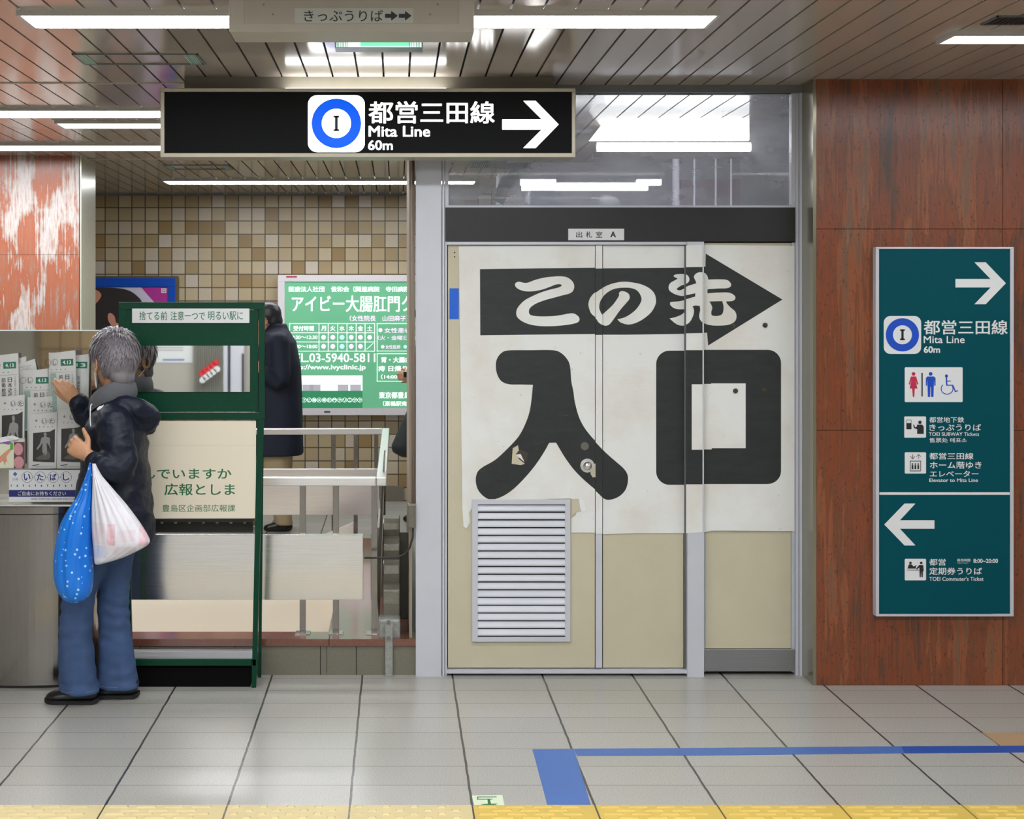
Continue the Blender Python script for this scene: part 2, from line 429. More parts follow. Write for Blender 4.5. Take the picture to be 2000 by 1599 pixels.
mb.box(XL, 0.06, YF-.02, YF, 0, .13); struct(mb.build('baseboard_back', mat('grey_skirting', rgb(120,112,96), .5, var=.2, scale=120)))
# stone pillars
mb = MB(); zs = [0, PZ(840, YP), PZ(447, YP), ZC]; xs = [1.815, 2.62, 3.4, XR]
for i in range(3):
    for j in range(3): mb.box(xs[i]+(.001 if i else 0), xs[i+1]-.001, YP, YP+.03, zs[j]+.0012, zs[j+1]-.0012)
mb.box(1.83, XR, YP+.012, YP+1.4, 0, ZC, 1)
struct(mb.build('wall_right_pillar', [STONE_R, CEIL_D]), 'brown travertine clad pillar at right of the doors', 'pillar')
struct(MB().box(1.800, 1.8145, YP+.001, YD+.06, 0, ZC).build('trim_pillar_return', OLIVE))
mb = MB(); zz = [0, .62, PZ(497, 9.0), ZC]
for j in range(3): mb.box(-3.2, -2.045, 9.0, 9.03, zz[j]+.001, zz[j+1]-.001)
mb.box(-3.2, -2.05, 9.012, 9.40, 0, ZC, 1)
struct(mb.build('wall_left_pillar', [STONE_L, CEIL_D]), 'red and white travertine pillar behind newspaper stand', 'pillar')
struct(MB().box(-2.05, -2.035, 9.0, 9.42, 0, ZC).build('trim_left_pillar', mat('pale_side_metal', rgb(190,188,172), .25, .3)))
# ceiling trims
def trim(n, mb, m=FRAMEBEIGE): return struct(mb.build('trim_%d' % n, m))
trim(1, MB().box(XL, PX(362, 6.13), 6.12, 6.135, ZC-.004, ZC))
trim(2, MB().box(XL, 0.05, 9.16, 9.175, ZC-.004, ZC))
trim(3, MB().box(PX(360, 5.97), PX(1080, 5.97), 5.97, 6.12, ZC-.05, ZC), mat('taupe_beam', rgb(120,114,100), .4))
trim(4, MB().box(PX(1080, YD), 1.80, YD-.02, YD+.05, ZC-.035, ZC), ALU_D)
trim(5, MB().box(XL, 0.06, YF-.02, YF, ZC-.015, ZC), ALU_D)
# partition beside the stair (edge of the ticket office)
struct(MB().box(.055, .068, YD+.02, 7.7, 0, ZC).build('trim_6', mat('tan_partition_edge', rgb(150,136,118), .5)))
# stairwell: kerb, inner walls, landing
mb = MB()
mb.box(-2.95, -.312, YD+.002, 6.33, 0, .130, 1)
mb.box(-.31, .108, YD+.002, YW, 0, .130, 1)
for a, b in ((-2.95, -1.62), (-1.617, -.302), (-.299, .112)): mb.box(a, b, YD-.008, 6.335, .131, .162, 0)
mb.box(-.31, .05, 6.336, YW, .131, .162, 0)
mb.box(-2.95, -.31, YW-.12, YW+.02, 0, .162, 0)
xk = -2.9
for wk in (.4,.4,.4,.4,.16,.42,.38,.16,.35): 
    xk += wk; mb.box(xk-.0015, xk+.0015, YD+.0005, YD+.003, 0, .13, 2)
struct(mb.build('trim_stair_kerb', [GRANITE, KERBTILE, CEIL_D]), 'red granite topped kerb around the stairwell', 'kerb')
mb = MB()
mb.box(-2.95, -.31, YW-.13, YW-.12, -1.7, .0); mb.box(-.312, -.31, 6.33, YW-.12, -1.7, .13)
mb.box(-2.95, -.31, 6.33, 6.34, -1.7, .13); mb.box(-2.96, -2.95, 6.33, YW, -1.7, .13); mb.box(-2.95, -.31, 6.33, YW, -1.72, -1.7)
struct(mb.build('wall_stairwell', CREAMWALL))
n_st = 9
mb = MB()
for i in range(n_st): mb.box(-1.0-.3*(i+1)+.9, -1.0-.3*i+.9 if i else -.32, 6.36, YW-.16, -1.7, -.17*(i+2))
struct(mb.build('floor_stair', mat('stair_tread_stone', rgb(150,144,136), .5)))

# ================================================================ ceiling lamps
def lamp(x0, x1, y0, y1, label, drop=.012, glow=None):
    t = empty('ceiling_light', ((x0+x1)/2, (y0+y1)/2, ZC), label, 'ceiling light', 'recessed ceiling lights')
    m = MB(); f = .012
    m.box(x0-f, x1+f, y0-f, y0, ZC-.016, ZC+.004); m.box(x0-f, x1+f, y1, y1+f, ZC-.016, ZC+.004)
    m.box(x0-f, x0, y0, y1, ZC-.016, ZC+.004); m.box(x1, x1+f, y0, y1, ZC-.016, ZC+.004)
    m.build('housing', LAMPH, t)
    MB().box(x0, x1, y0, y1, ZC-drop, ZC+.002).build('diffuser', glow or LAMPM, t)
    return t
def yc(py): return (ZC-CAMZ)*FPX/(VY-py)
ya, yb = yc(22), yc(46)
lamp(PX(40, ya), PX(690, ya)-.02, ya, yb, 'long ceiling light nearest the top edge, left of the hanging box')
lamp(PX(690, ya)+.02, PX(1400, ya), ya, yb, 'long ceiling light right of the hanging box, above the Mita Line sign')
lamp(PX(1868, 5.0), PX(1868, 5.0)+1.25, yc(62), yc(77), 'ceiling light at the far right above the stone pillar')
lamp(-3.6, -1.0, yc(211), yc(224), 'wide ceiling light level with top left of the black sign, frontmost of three')
lamp(PX(112, 7.35), -.55, yc(236), yc(245), 'thin ceiling light, middle one of three behind the black sign')
lamp(-4.3, -.9, yc(280), yc(289), 'ceiling light just above the red and white pillar top')
lamp(PX(320, 10.6), PX(928, 10.6), yc(350), yc(356), 'farthest ceiling light, close to the tiled back wall')
for (x0, x1, y0) in ((-3.6,-.8,2.3),(-.4,1.9,2.3),(-3.6,-.8,.2),(-.4,1.9,.2),(2.4,4.6,2.3),(-3.2,.6,-2.0)):
    lamp(x0, x1, y0, y0+.2, 'ceiling light out of sight above the camera position', glow=PASSLAMP)  # unseen lamps added over the camera, stronger to brighten the front
# flat ceiling units
def grille_unit(px0, py0, px1, py1, label, lit=True, dark=False):
    y0, y1 = yc(py0), yc(py1); x0, x1 = PX(px0, y1), PX(px1, y1)
    t = empty('ceiling_vent', ((x0+x1)/2, (y0+y1)/2, ZC), label, 'ceiling vent')
    m = MB(); f = .006
    m.box(x0, x1, y0, y0+f, ZC-.006, ZC); m.box(x0, x1, y1-f, y1, ZC-.006, ZC); m.box(x0, x0+f, y0, y1, ZC-.006, ZC); m.box(x1-f, x1, y0, y1, ZC-.006, ZC)
    m.build('frame', ALU_D, t)
    xw = (x1-x0)*(.11 if not dark else 1.0)
    for s in (0, 1):
        m = MB(); n = 6 if not dark else 14
        for i in range(n):
            a = (x0+.008 if s == 0 else x1-xw-.004)+i*(xw-.008)/n
            m.box(a, a+(xw-.008)/n*.5, y0+f, y1-f, ZC-.005, ZC-.001)
        m.build('louvre', mat('pale_mint_louvre', rgb(176,206,196), .4) if lit else mat('dark_vent_blade', rgb(40,34,30), .6), t)
        if dark: break
    return t
grille_unit(165, 104, 402, 124, 'flat ceiling panel with pale louvred ends at upper left')
grille_unit(330, 322, 458, 330, 'small far ceiling panel with pale ends under the black sign')
grille_unit(1915, 30, 2060, 46, 'dark ceiling vent beside the far right light', lit=False, dark=True)

# ================================================================ door wall
def posts():
    mb = MB(); mb.box(PX(812, YD), PX(862, YD), YD-.02, YD+.06, 0, ZC)
    struct(mb.build('trim_door_post', ALU), 'wide grey aluminium post left of the papered doors', 'post')
    mb = MB(); mb.box(PX(863.5, YD), PX(868, YD), YD-.012, YD+.05, 0, ZC); mb.box(PX(869, YD), PX(873, YD), YD-.004, YD+.05, 0, ZC)
    mb.box(PX(1553, YD), PX(1559, YD), YD-.004, YD+.05, 0, ZC-.035); mb.box(PX(1560, YD), 1.799, YD-.014, YD+.05, 0, ZC-.035)
    mb.box(PX(868, YD), PX(1556, YD), YD-.006, YD+.05, PZ(180, YD), ZC-.035)
    mb.box(PX(872, YD), PX(1340, YD), YD-.016, YD+.04, PZ(478, YD), PZ(472.5, YD))
    mb.box(PX(872, YD), PX(1342, YD), YD-.02, YD+.04, 0.012, PZ(1306, YD))
    mb.box(PX(1340, YD), PX(1372, YD), YD-.03, YD+.04, 0.0, PZ(472.5, YD))
    struct(mb.build('trim_door_frame', ALU))
posts()
GAP = mat('dark_gap', rgb(30,28,26), .8)
# left leaf
def leaf(name, a, c, b, d, Yl, m=CREAM):
    return struct(MB().pbox(a, b, c, d, Yl, .035).build(name, m, bevel=.002))
d1 = leaf('door_1', 875, 1162, 478.5, 1304, YD+.002)
MB().pbox(1163.5, 478.5, 1176, 1304, YD-.004, .03).build('edge_strip', ALU, d1, bevel=.001)
d2 = leaf('door_2', 1177.5, 1335, 478.5, 1304, YD+.006)
MB().pbox(1336.5, 478.5, 1339.5, 1304, YD-.002, .03).build('edge_strip', ALU_D, d2)
d3 = leaf('door_3', 1377, 1545, 474, 1266, YD+.004)
MB().pbox(1372.5, 474, 1376.5, 1312, YD-.002, .03).pbox(1546, 474, 1552.5, 1312, YD-.002, .03).build('frame', ALU_B, d3)
MB().pbox(1373, 1267.5, 1553, 1311, YD-.006, .03).build('kick_plate', STEEL_D, d3, bevel=.001)
struct(MB().box(PX(862, YD), 1.80, YD+.05, YD+.07, 0, PZ(406, YD)).build('wall_door_backing', GAP))
# louvre vent in left leaf
m = MB()
for q in ((922,975,933,1253),(1104,975,1114,1253),(933,975,1104,985),(933,1244,1104,1253)): m.pbox(*q, YD-.010, .012)
m.build('louvre_frame', ALU, d1, bevel=.001)
m = MB()
for i in range(17):
    z = PZ(986+15.15*i, YD); zl = PZ(986+15.15*(i+1)-3.2, YD)
    x0, x1 = PX(933, YD), PX(1104, YD); tl = random.uniform(-.0015, .0015)
    m.add([(x0,YD+.001,z),(x1,YD+.001,z),(x1,YD-.008+tl,zl+.006),(x0,YD-.008+tl,zl+.006),(x0,YD-.008+tl,zl),(x1,YD-.008+tl,zl),(x1,YD+.001,zl+.001),(x0,YD+.001,zl+.001)],
          [(0,1,2,3),(3,2,5,4),(4,5,6,7),(0,3,4,7),(1,2,5,6)])
m.build('louvre', ALU, d1)
MB().pbox(932, 984, 1105, 1245, YD+.0012, .0006).build('louvre_opening', GAP, d1)
# handle, keyhole on left leaf; screws
c = P(1147, 909, YD)
MB().cyl(c+Vector((0,-.004,0)), c+Vector((0,.01,0)), .031, 28).build('handle_rose', STEEL, d1, smooth=False, bevel=.001)
hk = MB().ball(c+Vector((0,-.012,0)), (.020,.018,.020), 22).build('door_handle', m_brushed('polished_knob', (.8,.8,.8), .1), d1, smooth=True)
c = P(1142, 871, YD)
MB().cyl(c+Vector((0,-.003,0)), c+Vector((0,.01,0)), .018, 24).build('lock', mat('worn_lock_metal', rgb(120,118,110), .4, .8), d1)
Print(YD+.002).disc(888, 493, 1.4, GAP).disc(888, 501.5, 1.4, GAP).build('screw_holes', d1)
struct(Print(YD).rect(878, 563, 896, 623, mat('blue_sticker', rgb(0,92,204), .4)).build('trim_blue_sticker'))
# header fascia, plate
f = struct(MB().pbox(870, 405, 1553, 471.5, YD-.012, .05).build('trim_fascia', BLACKFASCIA))
t = empty('name_plate', P(1164, 458, YD-.02), 'small white plate lettered 出札室 A on the black band above the doors', 'sign')
MB().pbox(1110, 446.5, 1219, 469, YD-.016, .004).build('plate', PLATEW, t)
Print(YD-.016).text('出', 1125,452,1137,464, DARKINK).text('札', 1144,452,1156.5,464, DARKINK).text('室', 1163.5,452,1176.5,464, DARKINK).text('A', 1192,452,1203,463.5, DARKINK, .03).build('lettering', t)
# transom window
wn = struct(MB().pbox(876, 181, 1546, 404.5, YD+.01, .005).build('window_1', None or mat('painted_haze_glass', (.95,.97,.97,1), .0, 0, var=0, trans=1, spec=.5)))
MATS['painted_haze_glass'].node_tree.nodes['Principled BSDF'].inputs['IOR'].default_value = 1.12
def paint_haze():  # glowing haze painted into the glass as pale diffuse and translucent colour
    t_ = MATS['painted_haze_glass'].node_tree; b = t_.nodes['Principled BSDF']; out = t_.nodes['Material Output']
    df_ = t_.nodes.new('ShaderNodeBsdfTranslucent'); d2 = t_.nodes.new('ShaderNodeBsdfDiffuse'); ad = t_.nodes.new('ShaderNodeAddShader'); mx = t_.nodes.new('ShaderNodeMixShader')
    df_.inputs[0].default_value = (.8,.8,.9,1); d2.inputs[0].default_value = (.45,.46,.52,1)
    pos, xyz = pos_xyz(t_); n = noise_(t_, scaled(t_, pos, (2, 2, 5)), 1.4, 5, .6)
    t_.links.new(math_(t_, 'ADD', math_(t_, 'MULTIPLY', n, .28), .06), mx.inputs[0])
    t_.links.new(df_.outputs[0], ad.inputs[0]); t_.links.new(d2.outputs[0], ad.inputs[1])
    t_.links.new(b.outputs[0], mx.inputs[1]); t_.links.new(ad.outputs[0], mx.inputs[2]); t_.links.new(mx.outputs[0], out.inputs[0])
paint_haze()
m = MB()
for q in ((870,180,876,405),(1546,180,1553,405),(876,401,1546,405)): m.pbox(*q, YD-.002, .04)
m.build('window_frame', ALU, wn)

# ---- poster on the doors
bn = empty('paper_banner', P(1225, 760, YD), 'huge white paper banner with black arrow and characters この先入口 pasted across the doors', 'banner')
def sheet(pts, Y): return MB().poly([(PX(a, Y), PZ(b, Y)) for a, b in pts], Y, Y+.0012).build('paper_sheet', PAPER, bn)
Y1 = YD-.0015; Y2 = YD+.003; Y2b = YD-.0055; Y3 = YD-.032
sheet([(896,481),(1162,479),(1162,1040),(1116,1040),(1116,1012),(1124,1006),(1127,997),(1137,986),(1134,974),(1116,974),(1114,973),(960,977),(934,981),(924,989),(916,1000),(918,1020),(911,1032),(905,1028),(903,990)], Y1)
sheet([(1163.3,479),(1176.3,479),(1176.3,1042),(1163.3,1042)], YD-.0060)
sheet([(1177.5,479),(1339.5,480),(1339.5,1041),(1240,1041),(1177.5,1043)], YD+.0015)
sheet([(1340,479),(1371.8,478),(1371.8,1039),(1340,1041)], YD-.0315)
sheet([(1372.4,478),(1552,480),(1552,1037),(1390,1036),(1372.4,1040)], YD-.0048)
strips = [(890,1162.6,YD-.0015,0,0),(1163.2,1176.6,YD-.0060,0,3.2),(1176.8,1339.7,YD+.0015,0,2.6),(1339.9,1372,YD-.0315,0,1.0),(1372.2,1560,YD-.0048,0,0)]
prs = [Print(s[2]) for s in strips]
for q in prs: q.smp = None
def clip_tri(tri, x0, x1): return clipx(tri, x0, x1)
def banner(pts, m, l):
    """outline printed across the leaves: each strip takes its own slice"""
    tr = tessellate_polygon([[Vector((a, b, 0)) for a, b in pts]])
    for q, (x0, x1, Y, _, dy) in zip(prs, strips):
        k = (Y-YD)/YD
        for tt in tr:
            pl = clipx([tuple(pts[i]) for i in tt], x0, x1)
            if len(pl) >= 3: q.mb.add([P(a, b+dy*.6, YD)*1.0*(1+k)+Vector((0, 0, CAMZ-CAMZ*(1+k)))+Vector((0, -l*.0003, 0)) for a, b in pl], [tuple(range(len(pl)))], q.mi(m))
c1 = lambda x, y: (860+x/4.845, 470+y/4.845)
c2 = lambda x, y: (1220+x/4.845, 470+y/4.845)
c3 = lambda x, y: (860+x/4.845, 780+y/4.845)
banner([(937.4,525.5),(1164,522.5),(1378,520.6),(1378.5,495.2),(1528.2,584.8),(1383,674.7),(1381,649.6),(1220,652),(1164,652),(938,654.7)], INK, 1)
ko = [(707,420),(715,398),(745,388),(790,398),(830,396),(900,370),(980,350),(1060,340),(1140,337),(1200,347),(1250,385),(1267,430),(1255,475),(1220,500),(1150,518),(1070,540),(980,565),(900,597),(850,635),(838,670),(850,700),(900,713),(980,716),(1080,712),(1160,700),(1210,690),(1260,688),(1300,710),(1317,740),(1305,768),(1260,785),(1180,798),(1080,807),(960,808),(860,795),(780,765),(730,725),(718,680),(735,630),(790,570),(860,530),(950,490),(1040,462),(1110,445),(1140,432),(1148,420),(1130,411),(1090,415),(1040,435),(970,460),(900,475),(830,480),(770,470),(725,448)]
no = [(1675,735),(1675,735),(1705,765),(1760,783),(1800,783),(1854,768),(1924,730),(1994,670),(2034,600),(2040,550),(2024,490),(1974,440),(1884,400),(1744,380),(1640,395),(1560,425),(1480,475),(1425,530),(1402,590),(1408,640),(1430,690),(1475,730),(1500,765),(1550,795),(1590,790),(1625,755),(1700,650),(1760,580),(1790,540),(1785,500),(1750,475),(1710,470),(1690,490),(1690,515),(1640,590),(1590,640),(1545,680),(1530,688),(1510,650),(1503,610),(1520,550),(1570,490),(1640,450),(1720,437),(1804,440),(1864,465),(1899,520),(1899,570),(1854,640),(1794,690),(1750,715),(1710,728)]
for pts in (ko, no): banner(cr([c1(*p) for p in pts], 4), PAPER, 2)
saki = [
 [(463,325),(490,310),(560,308),(600,330),(612,370),(590,400),(540,415),(500,440),(495,455),(530,460),(600,425),(685,398),(685,398),(685,490),(685,490),(600,508),(540,515),(480,500),(430,470),(415,435),(430,395),(470,370),(500,350),(480,340)],
 [(655,340),(680,305),(725,295),(770,315),(790,365),(785,450),(783,520),(800,590),(715,610),(672,600),(668,500),(678,400)],
 [(770,368),(770,368),(900,365),(970,372),(1005,405),(1000,435),(960,450),(880,452),(770,460),(770,460)],
 [(770,498),(770,498),(900,490),(990,492),(1040,520),(1045,550),(1010,572),(900,572),(770,575),(770,575)],
 [(430,590),(440,572),(520,565),(600,545),(670,525),(800,500),(800,500),(800,598),(800,598),(700,603),(640,618),(560,640),(480,635),(440,610)],
 [(635,615),(655,650),(650,700),(620,760),(580,790),(530,795),(480,775),(425,728),(425,728),(480,715),(540,690),(575,655),(575,655),(590,625)],
 [(712,600),(715,650),(705,700),(712,740),(750,780),(820,800),(900,803),(980,795),(1040,765),(1058,720),(1045,670),(1000,630),(965,590),(960,565),(925,565),(935,620),(932,670),(915,700),(870,712),(825,705),(820,670),(828,630),(800,575),(760,560)]]
for i, st in enumerate(saki): banner(cr([c2(*p) for p in st], 4), PAPER, 2+.35*i)
iri = [c1(525,1190),c1(535,1120),c1(580,1060),c1(650,1037),c1(850,1035),c1(1060,1035),c1(1140,1060),c1(1200,1120),c1(1228,1190),c1(1240,1330),c1(1260,1430),c3(1272,20),c3(1310,160),c3(1360,260),c3(1420,340),c3(1475,400),c3(1560,490),c3(1650,570),c3(1730,640),c3(1770,700),c3(1775,770),c3(1750,850),c3(1690,910),c3(1610,940),c3(1550,930),c3(1475,860),c3(1370,770),c3(1270,670),c3(1180,550),c3(1095,408),c3(1095,408),c3(1030,410),c3(1030,410),c3(980,500),c3(900,620),c3(800,740),c3(700,840),c3(600,910),c3(500,945),c3(430,930),c3(360,860),c3(335,770),c3(350,690),c3(400,640),c3(520,570),c3(640,460),c3(740,350),c3(800,240),c3(840,130),c3(860,20),c1(876,1362),c1(876,1362),c1(760,1360),c1(650,1358),c1(580,1330),c1(540,1270)]
banner(cr(iri, 5), INK, 1)
def rr(a, b, c, d, r):
    pts = []
    for cx, cy, s in ((c-r, b+r, -90), (c-r, d-r, 0), (a+r, d-r, 90), (a+r, b+r, 180)):
        for i in range(9):
            t_ = math.radians(s+90*i/8); pts.append((cx+r*math.cos(t_), cy+r*math.sin(t_)))
    return pts
banner(rr(1281.5, 683, 1525.5, 945, 26), INK, 1)
banner([(1351,749.7),(1389,749.7),(1389,748.5),(1456.3,748.5),(1456.3,875),(1390,875),(1390,877.5),(1351,877.5)], PAPER, 2)
for q in prs:
    if q.mb.v: q.build('printed_characters', bn)
# torn places and screws showing through the paper
q = Print(YD-.0020)
q.shape([c3(685,460),c3(735,432),c3(745,500),c3(740,560),c3(800,608),c3(760,620),c3(675,608)], CREAM, 2)
q.shape([c3(712,520),c3(750,470),c3(800,490),c3(830,500),c3(822,560),c3(800,600)], mat('dark_brown_tear', rgb(58,48,44), .6), 3)
q.shape([c3(712,520),c3(760,515),c3(795,590)], PAPER, 4)
q.build('torn_patch', bn)
q.shape([c3(1430,610),c3(1480,605),c3(1475,735),c3(1440,735),c3(1420,700)], CREAM, 2)
q.build('torn_patch', bn)
q.shape([(1116,974),(1131,974),(1135,998),(1126,1000),(1116,1008)], CREAM, 1)
q.smooth([(1131,974),(1139,976),(1143,995),(1135,997)], WHITE, 3)
q.build('torn_patch', bn)
for (a, b) in ((1431,636),(1494,635),(1436,763),(1492,762)):
    c = P(a, b, YD-.004)
    MB().cyl(c+Vector((0,-.006,0)), c+Vector((0,.002,0)), .011, 14).ball(c+Vector((0,-.008,0)), .006, 10).build('screw', mat('rusty_screw', rgb(86,80,66), .4, .7), d3, smooth=False)

# ================================================================ black lit hanging sign
YS = 5.88
t = empty('hanging_sign', P(718, 172, YS+.06), 'black lit hanging sign reading Mita Line 60m with white arrow', 'sign')
m = MB()
for q_ in ((313,172,1124,179),(313,299,1124,307),(313,179,321,299),(1117,179,1124,299)): m.pbox(*q_, YS, .13)
MB().box(PX(556,YS), PX(872,YS), YS+.025, YS+.08, PZ(172,YS), PZ(172,YS)+.004).build('added_glow_strip', mat('added_ceiling_glow', (.93,.96,1,1), .5, emit=9, var=0), t)  # added glowing strip that brightens the ceiling above the sign
m.build('frame', mat('champagne_aluminium', rgb(170,162,144), .35, .5), t, bevel=.002)
MB().pbox(320, 178, 1118, 300, YS+.01, .11).build('face', SIGNBLACK, t)
q = Print(YS+.01)
q.rrect(601.5, 186, 712.5, 297, 18, LITWHITE, 1).disc(657, 241, 48.5, LITBLUE, 2).disc(657, 241, 28.5, LITWHITE, 3)
for r_ in ((651,226,663,229.5),(654,226,660,256),(651,252.5,663,256)): q.rect(*r_, DARKINK, 4)
q.build('route_symbol', t)
q.text('都営三田線', 720, 198, 966, 241, LITWHITE, .010, 1).text('Mita Line', 720, 246, 840, 267, LITWHITE, .014, 1).text('60m', 719, 274, 767, 293, LITWHITE, .014, 1)
q.build('lettering', t)
q.arrow(1091, 981, 243, 1058, 1022, 1046, 10, 46, LITWHITE, 1).build('arrow', t)
MB().box(PX(500,YS+.06), PX(510,YS+.06), YS+.05, YS+.07, PZ(172,YS), ZC-.05).box(PX(950,YS+.06), PX(960,YS+.06), YS+.05, YS+.07, PZ(172,YS), ZC-.05).build('hanger', ALU_D, t)
# taupe hanging box with ticket text
YK = 4.0
t = empty('ticket_sign_box', P(686, 62, YK), 'grey ceiling box lettered きっぷうりば with two small arrows', 'sign')
MB().box(PX(447,YK), PX(926,YK), YK, YK+.16, PZ(62,YK), ZC).build('housing', mat('taupe_metal_box', rgb(168,160,144), .4), t, bevel=.004)
m = MB(); zt = ZC-.01
m.box(PX(477,YK), PX(895,YK), YK-.002, YK+.01, PZ(46.5,YK), zt); m.build('front_panel', mat('taupe_panel', rgb(160,152,136), .4), t, bevel=.001)
q = Print(YK-.002)
q.rect(576, 16, 807, 45, mat('pale_sticker', rgb(172,172,160), .4), 1)
q.text('きっぷうりば', 594, 20, 748, 42, DARKINK, .004, 2)
for x0 in (752, 779):
    q.arrow(x0+25, x0, 31, x0+12, x0+12, x0+13, 4, 9, DARKINK, 2)
for a, b in ((515,9),(855,9),(533,28),(840,28)): q.disc(a, b, 2.2, ALU_D, 2)
q.build('lettering', t)
# green exit light unit
ye = 5.05
t = empty('exit_light', P(740, 66, ye), 'small green exit light below the grey ticket box', 'exit light')
MB().box(PX(654,ye), PX(826,ye), ye, ye+.09, PZ(93,ye), ZC).build('housing', mat('exit_green_dark', rgb(40,84,66), .4), t)
q = Print(ye)
q.rect(657,78,823,92, mat('exit_lit_white', (.75,1,.88,1), .5, emit=.55, var=0), 1).rect(704,79,800,91, mat('exit_lit_green', (.12,.62,.30,1), .5, emit=.8, var=.05), 2)
for i in range(7): q.rect(658+3.2*i, 78, 659.3+3.2*i, 92, GREENINK, 3); q.rect(800+3.2*i, 78, 801.3+3.2*i, 92, GREENINK, 3)
q.build('lit_face', t)

# ================================================================ teal wall sign on the pillar
YT = YP-.035
t = empty('direction_sign', P(1845, 1203, YT), 'tall teal direction sign with arrows, toilet and ticket symbols on the stone pillar', 'sign')
m = MB()
for q_ in ((1711,482,1980,486),(1711,1199,1980,1203.5),(1711,486,1717,1199),(1973.5,486,1980,1199)): m.pbox(*q_, YT-.004, .038)
m.build('frame', ALU, t, bevel=.001)
MB().pbox(1716, 485, 1975, 1200, YT+.002, .03).build('face', TEAL, t)
q = Print(YT+.002); W = WHITE
q.arrow(1964.5, 1866, 553, 1934.5, 1903, 1925, 8.3, 41, W, 1)
q.build('arrow', t)
q.rrect(1726, 617, 1799, 691, 13, W, 1).disc(1762.3, 653.7, 32.5, BLUEP, 2).disc(1762.3, 653.7, 18.5, W, 3)
for r_ in ((1757.5,643,1767,646),(1760,643,1764.5,664),(1757.5,661,1767,664)): q.rect(*r_, DARKINK, 4)
T = q.text
q.build('route_symbol', t)
T('都営三田線',1804,625,1968,653,W,.010); T('Mita Line',1804,656,1884,670,W,.009); T('60m',1804,676,1836,689,W,.025)
q.build('lettering', t)
q.rrect(1767,717,1880,785,2,W,1)
# toilet symbols
q.disc(1784,730,3.6,REDP,2); q.shape([(1779,735),(1789,735),(1793.5,750),(1791,751),(1788,742),(1791.5,758.5),(1786.5,758.5),(1785.5,775),(1782.5,775),(1781.5,758.5),(1776.5,758.5),(1780,742),(1777,751),(1774.5,750)],REDP,2)
q.rect(1799.5,728,1802,774,DARKINK,2)
q.disc(1817.5,730,3.6,BLUEP,2); q.shape([(1811,735),(1824,735),(1827,738),(1827,753),(1824.5,753),(1824,741),(1823,775),(1818.5,775),(1818,755),(1817,755),(1816.5,775),(1812,775),(1811,741),(1810.5,753),(1808,753),(1808,738)],BLUEP,2)
q.disc(1848.3,734,3,BLUEP,2); q.line(1848,735,1849,752,2.6,BLUEP,2); q.line(1848,752,1861,752,2.2,BLUEP,2); q.line(1860.5,751.5,1866,765,2.2,BLUEP,2); q.line(1865,765,1871,762.5,2,BLUEP,2); q.line(1848,744,1857,744,1.8,BLUEP,2)
for i in range(17):
    a0 = math.radians(-30+i*16); a1 = math.radians(-30+(i+1)*16); R = 11.6
    if i < 16: q.line(1849.5+R*math.cos(a0),760+(R-1)*math.sin(a0)-1,1849.5+R*math.cos(a1),760+(R-1)*math.sin(a1)-1,1.8,BLUEP,2)
q.build('toilet_symbols', t)
q.rrect(1766,813,1808.5,854.5,2,W,1).frame(1770,819.5,1780,838,.8,DARKINK,2); q.rect(1770,826,1780,838,DARKINK,2); q.disc(1796.5,824.5,3.4,DARKINK,2)
q.shape([(1791,829),(1801,829),(1804,833),(1804,847),(1791,847),(1791,838),(1785,836),(1783,829),(1785,829),(1787,834),(1790,833)],DARKINK,2)
q.build('ticket_machine_symbol', t)
T('都営地下鉄',1815,814,1883,825,W,.006); T('きっぷうりば',1815,828,1916,841,W,.008); T('TOEI SUBWAY Tickets',1814,844,1912,851,W,.009); T('售票处 매표소',1815,855,1888,864,W,.006)
q.build('lettering', t)
q.rrect(1767,883,1808.5,924.5,2,W,1).frame(1777,899.5,1798.5,920,1.3,DARKINK,2)
for i in range(3): q.disc(1782+5.6*i,906,1.6,DARKINK,2); q.rect(1780.3+5.6*i,908,1783.7+5.6*i,916,DARKINK,2)
q.line(1782.5,887,1782.5,896,1,DARKINK,2); q.line(1778,891,1782.5,896,1,DARKINK,2); q.line(1787,891,1782.5,896,1,DARKINK,2)
q.line(1794,887,1794,896,1,DARKINK,2); q.line(1789.5,891.5,1794,887,1,DARKINK,2); q.line(1798.5,891.5,1794,887,1,DARKINK,2)
q.build('lift_symbol', t)
T('都営三田線',1815,884,1901,897,W,.008); T('ホーム階ゆき',1816,901,1917,915,W,.008); T('エレベーター',1816,919,1911,931,W,.008); T('Elevator to Mita Line',1815,934,1910,941,W,.009)
q.build('lettering', t)
q.rect(1717.5,961,1973.5,966,W,1).build('dividing_line', t)
q.arrow(1727, 1825, 1024, 1757.6, 1788, 1766.7, 8.3, 41, W, 1)
q.build('arrow', t)
q.rrect(1767,1091,1808.5,1133,2,W,1); q.line(1771,1113,1795,1113,1,DARKINK,2); q.shape([(1772,1110),(1775,1102),(1781,1102),(1784,1106),(1790,1103),(1788,1110)],DARKINK,2); q.disc(1778,1099,2.6,DARKINK,2)
q.disc(1799,1099,2.6,DARKINK,2); q.shape([(1795,1103),(1803,1103),(1804,1115),(1802.5,1115),(1802,1127),(1799.8,1127),(1799,1116),(1798,1127),(1796,1127),(1795.5,1108),(1790,1112),(1789,1110)],DARKINK,2)
q.build('ticket_office_symbol', t)
T('都営',1815,1091,1847,1104,W,.008); T('発売時間',1869,1091,1895,1096.5,W,.01); T('Open Hours',1870,1098,1891,1100.6,W,.01); T('8:00~20:00',1901,1091,1949,1099,W,.02)
T('定期券うりば',1815,1108,1918,1122,W,.008); T("TOEI Commuter's Ticket",1815,1126,1921,1134,W,.009)
q.build('lettering', t)

